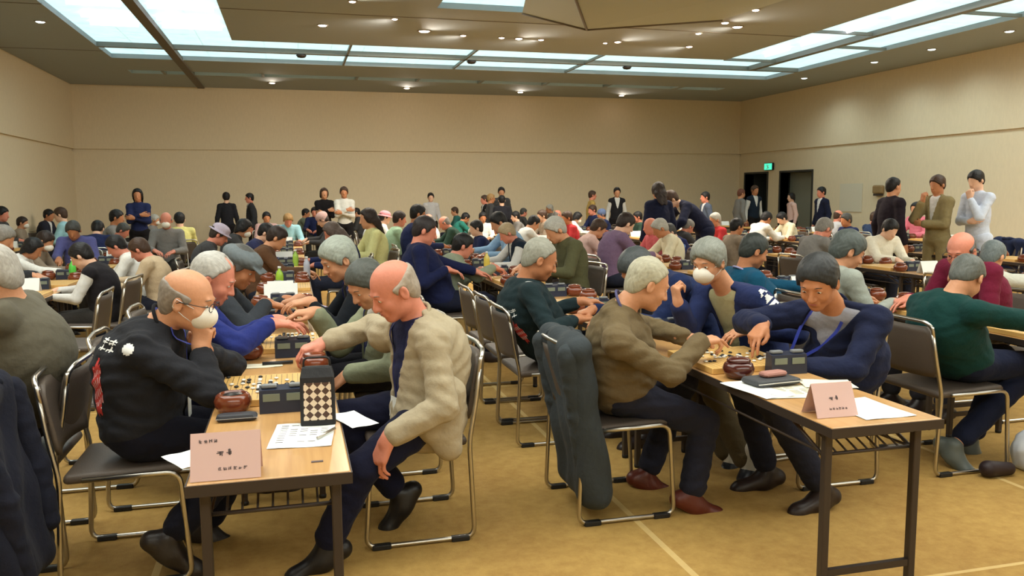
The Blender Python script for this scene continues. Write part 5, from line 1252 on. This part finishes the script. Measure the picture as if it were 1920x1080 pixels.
def letters(s, t):
    k = int(t*7); v = t*7 % 1
    if v > .82: return -1
    return 0 if (abs(s-.5) < .5-.42*v or k % 3 == 1) and not (abs(s-.5) < .2 and v < .35 and k % 2 == 0) else -1
ax = unit(J['elL']-J['shL']); decal(K, 'white_sleeve_lettering', [bvh(o['top'].data)], (J['shL']*.55+J['elL']*.45)-J['org'], unit(np.cross(V3(.3, -1, .1), ax)), -ax, unit(V3(.25, -1, .25)-ax*(V3(.25, -1, .25)@ax)), .062, .30, letters, [WHITE], .006)
for sx, q in ((0, 'anL'), (1, 'anR')):
    S = SDF(); a = J[q]; S.cone(a+V3(0, 0, .0), a+V3(.01, 0, .10), .047, .048); wear(K, 'sock', S, J, .008, cloth((206, 202, 190), 'sock'))
# --- teal jacket
J = hero(1, (3.44, 5.42, .585), at(1414, 470, Y=5.35), -.1, .40, nk=at(1388, 512, Y=5.38), wr=(at(1470, 590, Y=5.2), (3.8, 5.45, .78)), b=1.08)
K = person(J, 'dark haired man in teal blue jacket with maroon sleeve band behind the track jacket')
o = dress(K, J, .009, 'sweater', (22, 74, 102), pc=(34, 36, 50)); finish(K, J, 'short', (52, 58, 56), SKIN['brown'], .006, detail=True); face_parts(None, K, J, hairm((50, 50, 50))); collar(K, J, cloth((150, 150, 190)), .064)
ax = J['elR']-J['shR']; S = SDF(); S.cone(J['shR']+ax*.66, J['shR']+ax*.86, .066, .063); wear(K, 'sleeve_band', S, J, .008, cloth((84, 40, 58)))
# --- grey haired man in light grey sweater
J = hero(1, (3.58, 4.90, .585), at(1590, 470, Y=4.80), -.25, .45, nk=at(1618, 520, Y=4.85) if False else None, b=1.05, wr=((3.85, 4.62, .77), (3.88, 5.0, .77)), hs=1.08)
K = person(J, 'grey haired man in light grey sweater sitting behind the navy cardigan')
o = dress(K, J, .009, 'sweater', (150, 156, 148), pc=(46, 48, 58)); finish(K, J, 'thick', (84, 92, 90), SKIN['tan'], .006); face_parts(None, K, J, hairm((80, 80, 78))); lanyard(K, J, o, 1, mat('pale_blue_lanyard', (130, 140, 200), .6), badge=False)
# --- green hooded top
J = hero(1, (3.55, 3.75, .585), at(1812, 520, Y=3.66), .45, .75, nk=at(1776, 566, Y=3.64), b=1.12, wr=((3.98, 3.38, .78), (3.95, 3.9, .78)), el=((3.82, 3.2, .80), None), twist=-.08,
         an=(at(1790, 835, Y=3.62), at(1820, 825, Y=3.82)), toe=(at(1815, 862, Y=3.56), at(1845, 850, Y=3.80)))
K = person(J, 'grey haired man in dark green hooded top seen from behind at the right edge')
o = dress(K, J, .0085, 'hoodie', (20, 56, 54), pc=(26, 32, 54), shc=(88, 96, 94), b=1.2); finish(K, J, 'receding', (98, 102, 98), SKIN['tan'], .006); face_parts(None, K, J, hairm((90, 90, 88)))
# --- maroon
J = hero(-1, (4.50, 4.50, .585), at(1802, 470, Y=4.36), .35, .40, b=1.1, nk=(4.22, 4.42, 1.02), wr=((3.98, 4.30, .80), (3.9, 4.55, .80)), hand_n=((-1, 0, -.1), (0, -.2, 1), 'relax'), hand_f=((-1, 0, -.2), (0, 0, 1), 'stone'))
K = person(J, 'bald man with glasses in maroon sweater reaching left over the table')
o = dress(K, J, .01, 'sweater', (104, 28, 52), pc=(50, 50, 60)); finish(K, J, 'bald', (90, 88, 86), SKIN['red'], .0065); face_parts(None, K, J, hairm((90, 84, 80))); glasses(K, J)
# --- white jacket, right edge
J = hero(1, (5.42, 5.58, .585), at(1862, 480, Y=5.45), .25, .40, b=1.1, wr=((5.9, 5.1, .78), (5.9, 5.5, .78)))
K = person(J, 'grey haired person in off white jacket with back to the maroon sweater')
o = dress(K, J, .01, 'sweater', (190, 190, 180), pc=(60, 60, 60)); finish(K, J, 'short', (112, 122, 124), SKIN['tan'], .007, detail=False)
# --- big man at the left edge
J = hero(-1, (-1.15, 3.76, .60), at(-20, 520, Y=3.68), .1, .45, nk=at(22, 566, Y=3.72), b=1.32, wr=((-1.75, 3.5, .78), (-1.75, 3.9, .78)), hs=1.05)
K = person(J, 'big man in grey olive sweater cut by the left edge of the photo')
o = dress(K, J, .009, 'sweater', (92, 88, 76), pc=(30, 30, 34), b=1.32); finish(K, J, 'short', (176, 172, 164), SKIN['tan'], .007, detail=False)
# --- big man in navy sweater mid hall
J = hero(1, (1.24, 7.25, .585), at(797, 432, Y=7.2), -.15, .35, nk=at(780, 462, Y=7.2), b=1.25, wr=(at(838, 505, Y=7.0), (1.60, 7.35, .80)), hs=1.05)
K = person(J, 'big dark haired man in navy sweater leaning forward in the middle of the hall')
o = dress(K, J, .011, 'sweater', (26, 32, 66), pc=(26, 30, 48), b=1.28); finish(K, J, 'crew', (46, 40, 42), SKIN['red'], .008, detail=False)
# ------------------------------------------------------------------ background people, each one placed where the hall shows them
for i, (x, y, z, face, side, pose, hair, hc, top, ex, label) in enumerate(CROWD):
    root, (rx, ry, a) = background_person(x, y, z, face, pose, hair, hc, top, ex, label, 'players seated around the far tables', None, i)
    dx, dy = -math.sin(a), math.cos(a)
    chair(rx+dx*.05, ry+dy*.05, a, 'chair under the '+label)
for i, (x, y, z, face, pose, hair, hc, top, pants, label) in enumerate(STAND):
    background_person(x, y, z, face, pose, hair, hc, top, '', label, 'people standing around the hall', pants, i)
# ------------------------------------------------------------------ things on the front tables
L0, L1 = TABLE_X[2], TABLE_X[3]
bx0 = L0+.222
board(bx0, 3.44, 'wooden go board nearest the camera on the left front table', None); stones(bx0, 3.44, 64, 3, 'the nearest board of the left front table')
board(bx0, 4.52, 'wooden go board in front of the pink faced man in blue fleece', None); stones(bx0, 4.52, 56, 5, 'the second board of the left table row')
bx1 = L1+.228
board(bx1, 3.46, 'wooden go board between the khaki sweater and the navy cardigan', None); stones(bx1, 3.46, 60, 8, 'the nearest board of the right front table')
board(bx1, 4.55, 'wooden go board in front of the happi coat', None); stones(bx1, 4.55, 48, 9, 'the second board of the right table row')
bowl(-.235, 3.16, ZT, 'brown wooden stone bowl at the front left corner of the nearest left board', lid=False, group=None)
bowl(.075, 3.80, ZT+.0, 'brown stone bowl held under the hand of the man in beige jacket', group=None)
bowl(-.225, 4.20, ZT, 'brown stone bowl in front of the man in blue fleece', group=None)
bowl(1.845, 3.15, ZT, 'dark red brown stone bowl beside the grey case on the right table', group=None, tint=mat('dark_red_lacquer', (72, 26, 22), .2, coat=.6))
clockbox(-.055, 3.125, 0, 'navy black playing timer in front of the nearest left board')
clockbox(-.02, 4.20, 0, 'dark green black playing timer next to the second board of the left row')
clockbox(2.10, 3.18, -.05, 'black playing timer on the right front table beside the navy cardigan')
clockbox(2.0, 4.22, 0, 'black playing timer behind the khaki sweater')
# dark glasses case
t = thing('glasses_case', (-.215, 3.035, ZT), 0, 'dark grey spectacle case lying beside the checkered pouch table edge', 'glasses case')
MB().box((-.07, -.028, 0), (.07, .028, .026), bev=.012).build('case_body', mat('dark_grey_leather', (44, 46, 54), .5), t); MB().box((-.071, -.029, .0125), (.071, .029, .0135), bev=.0005).build('case_seam', STEEL, t)
# checkered pouch
t = thing('checkered_pouch', (.065, 2.915, ZT), -.05, 'black pouch with beige checkered front standing on the left front table', 'pouch')
mb = MB(); mb.add([(-.060, -.040, 0), (.060, -.040, 0), (.060, .040, 0), (-.060, .040, 0), (-.058, -.032, .17), (.058, -.032, .17), (.058, .034, .17), (-.058, .034, .17), (-.050, -.01, .205), (.050, -.01, .205), (.050, .012, .205), (-.050, .012, .205)],
       [(3, 2, 1, 0), (0, 1, 5, 4), (1, 2, 6, 5), (2, 3, 7, 6), (3, 0, 4, 7), (4, 5, 9, 8), (5, 6, 10, 9), (6, 7, 11, 10), (7, 4, 8, 11), (8, 9, 10, 11)])
o = mb.build('pouch_body', mat('black_nylon', (26, 27, 32), .6, bump=.2), t); bv = o.modifiers.new('bevel', 'BEVEL'); bv.width = .006; bv.segments = 2
MB().add([(-.048, -.0412, .022), (.048, -.0412, .022), (.046, -.0342, .152), (-.046, -.0342, .152), (-.048, -.038, .022), (.048, -.038, .022), (.046, -.031, .152), (-.046, -.031, .152)], [(0, 1, 2, 3), (1, 0, 4, 5), (2, 1, 5, 6), (3, 2, 6, 7), (0, 3, 7, 4)]).build('checkered_panel', checker_mat('brown_cream_checker', (222, 204, 180), (74, 50, 38), 52), t)
MB().tube(arc([(-.045, 0, .19), (-.045, 0, .235), (.045, 0, .235), (.045, 0, .19)], .02), .004, 6).build('handle', mat('black_nylon', (26, 27, 32), .6, bump=.2), t)
tag(MB().lathe([(.002, .0), (.03, .0), (.024, .016), (.002, .02)], 12).build('crumpled_tissue', PAPER, None, (.055, 3.045, ZT+.001)), 'small white tissue behind the checkered pouch', 'tissue')
namecard(-.205, 2.435, -.02, .190, .125, 'pink folded name card standing at the near end of the left front table', [(-.045, .105, 4, .011), (.0, .066, 2, .020), (.02, .026, 6, .011)])
namecard(1.855, 2.53, -.02, .165, .115, 'pink folded name card standing at the near end of the right front table', [(.0, .060, 2, .018), (.01, .026, 6, .010)])
sheet(.01, 2.78, .20, .285, -.10, 'white printed record sheet lying half under the checkered pouch')
sheet(.185, 2.92, .10, .21, .35, 'white sheet sticking out over the right edge of the left front table', z=ZT+.003, marks=False)
sheet(-.335, 2.60, .09, .16, .5, 'white slip poking out behind the pink name card over the left table edge', z=ZT+.003, marks=False)
sheet(-.17, 4.0, .20, .10, .1, 'cream card with a black pen on the left table between the boards', mat('cream_card', (226, 220, 198), .7), marks=False)
tag(MB().tube([(-.16, 4.0, ZT+.010), (-.02, 4.01, ZT+.010)], .008, 8).build('marker_pen', BLACKPLASTIC), 'black pen lying on the cream card between the boards', 'pen')
tag(MB().tube([(.055, 2.70, ZT+.010), (.115, 2.80, ZT+.010)], .005, 8).build('ballpoint_pen', STEEL), 'silver pen beside the printed record sheet', 'pen')
tag(MB().box((.03, 2.475, ZT), (.065, 2.487, ZT+.002)).build('table_label', INK), 'tiny dark strip stuck on the near end of the left front table', 'sticker')
sheet(1.93, 2.86, .30, .21, -.15, 'white printed sheet in front of the navy cardigan on the right front table', mat('cream_card', (226, 220, 198), .7))
sheet(2.13, 2.93, .21, .15, -.35, 'cream sheet poking over the right edge of the right front table', mat('cream_card', (226, 220, 198), .7), z=ZT+.004, marks=False)
sheet(2.03, 2.56, .21, .28, .0, 'white sheet lying behind the pink name card on the right front table', marks=False)
sheet(1.80, 2.93, .14, .30, .12, 'white paper under the grey case at the left edge of the right front table', z=ZT+.003, marks=False)
t = thing('grey_case', (1.91, 3.0, ZT+.006), .1, 'dark grey padded case under a pink purse on the right front table', 'case')
MB().box((-.11, -.065, 0), (.11, .065, .026), bev=.012).build('case_body', mat('dark_grey_leather', (62, 64, 68), .6, bump=.3), t); MB().tube(arc([(-.11, -.066, .014), (.11, -.066, .014), (.11, .066, .014)], .01), .0022, 6).build('zip', STEEL, t)
o = tag(MB().box((-.06, -.028, 0), (.06, .028, .022), bev=.011).build('pink_purse', mat('dusty_pink_leather', (166, 118, 108), .5), None, (1.925, 3.01, ZT+.033)), 'small dusty pink purse lying on the grey case', 'purse'); o.rotation_euler = (0, 0, .15)
# glimpses on the next tables of the left row
namecard(-.10, 6.32, 0, .24, .15, 'white name card standing on the left table row behind the two hands', [], m=PAPER)
def bottle(x, y, c, lab, z=ZT):
    t = thing('drink_bottle', (x, y, z), 0, lab, 'bottle'); MB().lathe([(.028, 0), (.032, .01), (.032, .12), (.028, .15), (.012, .175), (.012, .19)], 16).build('bottle_body', mat('bottle_plastic', c, .2), t); MB().lathe([(.014, .188), (.014, .205), (.002, .206)], 12).build('cap', WHITE, t)
bottle(-.12, 7.2, (150, 190, 60), 'green tea bottle standing on the left row behind the white name card'); bottle(.02, 9.4, (150, 190, 80), 'light green bottle further back on the left row'); bottle(.12, 8.3, (170, 176, 196), 'clear bottle on the left row near the ponytail')
bottle(-2.05, 8.7, (90, 200, 80), 'bright green bottle on the table row left of the masked man'); bottle(1.95, 8.4, (210, 190, 90), 'yellow bottle on the table beside the big man in navy')
t = thing('tea_cup', (.10, 5.0, ZT), 0, 'white paper cup on the left row past the second board', 'cup'); MB().lathe([(.026, 0), (.036, .085), (.034, .085), (.025, .01)], 16).build('cup_body', PAPER, t)
t = thing('tea_cup', (.12, 4.86, ZT), 0, 'white paper cup beside the hands over the second board', 'cup'); MB().lathe([(.026, 0), (.036, .085), (.034, .085), (.025, .01)], 16).build('cup_body', PAPER, t)
sheet(.12, 6.1, .16, .2, .3, 'white and violet leaflet on the left row next to the white name card', mat('violet_leaflet', (176, 168, 206), .7))
# far boards, bowls and cards
cnt = {}
for n, (k, x0, y) in enumerate(FAR_SPOTS):
    i = cnt.get(k, 0); cnt[k] = i+1; w = ROWN[k]
    board(x0+.225, y, nth(i, 'far go board', w), 'go boards on the far tables')
    bowl(x0+.07, y-.26-.04, ZT, nth(i, 'left hand stone bowl', w), group='stone bowls on the far tables'); bowl(x0+.38, y+.30 if i % 2 == 0 else y-.30, ZT, nth(i, 'right hand stone bowl', w), group='stone bowls on the far tables')
    clockbox(x0+.225, y-.29, 0, nth(i, 'dark playing timer', w), 'playing timers on the far tables')
    if n % 4 == 1 and i % 2 == 1: namecard(x0+.2, y+.38, 0, .2, .12, nth(i//2, 'white name card place', w), [], m=PAPER, group='white name cards on the far tables')
# ------------------------------------------------------------------ chairs near the camera
R90 = -math.pi/2; L90 = math.pi/2
CH = [(-.66, 3.57, R90, 'chair with brown backrest under the man in white mask'), (.49, 3.65, L90, 'silver framed chair under the man in beige jacket'),
      (1.44, 3.65, R90, 'chair under the khaki sweater, grey jacket over its back'), (2.65, 3.78, L90, 'chair under the navy cardigan, brown back towards the right'),
      (-.66, 4.42, R90, 'chair under the man in blue fleece'), (.50, 4.55, L90, 'chair under the man in grey green jacket'), (-.66, 5.4, R90, 'chair under the man in grey flat cap'), (.50, 5.4, L90, 'chair under the grey haired man in navy vest'),
      (1.48, 4.86, R90, 'chair with olive brown back under the happi coat'), (1.50, 5.42, R90, 'empty chair with olive brown back, just behind the happi coat'), (1.50, 5.98, R90, 'second empty chair behind the happi coat'), (2.52, 4.55, L90, 'chair under the man with thick dark grey hair'),
      (3.46, 3.76, R90, 'chair under the man in green hooded top'), (3.46, 5.45, R90, 'chair under the man in teal jacket'), (3.55, 4.92-.02, R90, 'chair under the man in light grey sweater'), (4.54, 4.5, L90, 'chair under the man in maroon sweater'),
      (5.42, 5.6, R90, 'chair under the person in off white jacket'), (-1.16, 3.80, L90, 'chair of the big man at the left edge'), (-1.32, 3.10, L90, 'chair at the left edge with a dark coat over its back'), (-1.05, 4.75, L90, 'empty chair with brown back left of the masked man'),
      (1.22, 7.2, R90, 'chair under the big man in navy sweater'), (-1.60, 6.5, L90, 'empty chair with brown back in front of the black vest'), (2.62, 4.22, L90+.15, 'chair under the man in navy track jacket')]
for x, y, a, lab in CH: chair(x, y, a, lab, None)
# ------------------------------------------------------------------ jackets hanging over chair backs
def hung_coat(c, top, bot, wtop, wbot, d, col, label, ph=0, lean=.10, th=.05):
    """coat draped over a backrest at c; d is the outer side of the back along X"""
    t = thing('hanging_jacket', (c[0], c[1], 0), 0, label, 'jacket'); S = SDF(); H_ = top-bot
    n = 6
    for i in range(n+1):       # outer panel: a row of soft vertical folds
        u = i/n-.5; r = th*(.85+.15*math.sin(i*2.3+ph))
        S.cone((0, u*wtop, top-.055), (d*lean, u*wbot+.02*math.sin(i*1.7+ph), bot+.05+.04*i/n+.03*abs(math.sin(i*1.1+ph))), r*.9, r*1.2, k=.075)
    for i in range(4):         # part that lies inside over the seat side
        u = i/3-.5; S.cone((-d*.035, u*wtop*.9, top-.05), (-d*.06, u*wtop*.85, top-.30), .035, .028, k=.04)
    S.cone((-d*.01, -wtop*.50, top-.045), (-d*.01, wtop*.50, top-.045), .052, k=.04)
    S.fun(lambda X, Y, Z: .005*np.sin(40*Y+5*np.sin(5*Z)+ph)+.004*np.sin(26*Z+9*Y+30*X), 'n')
    link('jacket_body', S.mesh('jacket_body', .008), t, cloth(col))
    for sy, dz_ in ((-1, .12), (1, .2)):
        S = SDF(); a = V3(d*.04, sy*wtop*.50, top-.07); m_ = V3(d*(lean*.6+.05), sy*(wtop*.44), top-.36); e = V3(d*(lean+.05), sy*(wbot*.36), bot+dz_)
        S.cone(a, m_, .050, .046, k=.02); S.cone(m_, e, .046, .040, k=.02); S.fun(folds(.005), 'n'); link('sleeve', S.mesh('sleeve', .008), t, cloth(col))
    S = SDF(); S.cone((-d*.05, -.05, top-.005), (-d*.05, .05, top-.005), .020, k=.02); S.cone((d*.03, -.11, top-.02), (-d*.05, -.05, top-.005), .020, k=.02); S.cone((d*.03, .11, top-.02), (-d*.05, .05, top-.005), .020, k=.02)
    link('collar', S.mesh('collar', .007), t, cloth(tuple(int(q*.9) for q in col))); return t
hung_coat((1.19, 3.58), .862, .06, .38, .36, -1, (56, 62, 66), 'dark grey striped jacket hanging over the back of the khaki man chair', 1, -.11, .058)
hung_coat((-1.05, 3.10), .87, .12, .42, .42, 1, (28, 30, 42), 'dark navy coat hanging over a chair back at the left edge', 2, .10)
# bag and white helmet like bundle by the chair at the right edge
t = thing('carrier_bag', (3.80, 3.46, 0), 0, 'white carrier bag on the floor at the right edge', 'bag'); S = SDF(); S.ell((.08, 0, .12), (.17, .12, .13), k=.03); S.box((.08, 0, .06), (.13, .09, .06), None, .03, k=.05); S.fun(folds(.006, 1.3), 'n'); link('bag_body', S.mesh('bag_body', .009), t, mat('white_plastic_bag', (206, 212, 222), .45))
MB().tube(arc([(.0, .0, .22), (.02, .0, .32), (.12, .0, .32), (.14, 0, .22)], .03), .006, 6).build('handle', mat('white_plastic_bag', (206, 212, 222), .45), t)
t = thing('dark_shoe', (3.56, 3.44, 0), 0, 'dark brown shoe on the floor beside the white carrier bag', 'shoe'); S = SDF(); S.cone((-.06, 0, .045), (.07, 0, .035), .045, .035, k=.03); S.fun(lambda X, Y, Z: Z-.004+0*X+0*Y, '-', .004); link('shoe_upper', S.mesh('shoe_upper', .008), t, mat('shoe_leather', (40, 26, 30), .5))
t = thing('carrier_bag', (.98, 5.35, 0), 0, 'white and green carrier bag on the floor between the tables', 'bag'); S = SDF(); S.box((0, 0, .16), (.11, .10, .16), None, .05, k=.05); S.fun(folds(.006, 1.3), 'n'); link('bag_body', S.mesh('bag_body', .010), t, mat('white_plastic_bag', (206, 212, 222), .45)); S = SDF(); S.ell((0, 0, .30), (.08, .07, .08), k=.03); link('bag_contents', S.mesh('bag_contents', .01), t, cloth((40, 96, 70)))
p_ = at(1893, 455, Z=.80); chair(p_[0]-.30, p_[1], R90+math.pi, 'empty chair near the right wall with a dark blue coat over its back', None)
hung_coat((p_[0], p_[1]), .86, .25, .42, .44, 1, (34, 42, 70), 'dark blue coat hanging over a chair back near the right wall', 3, .08)
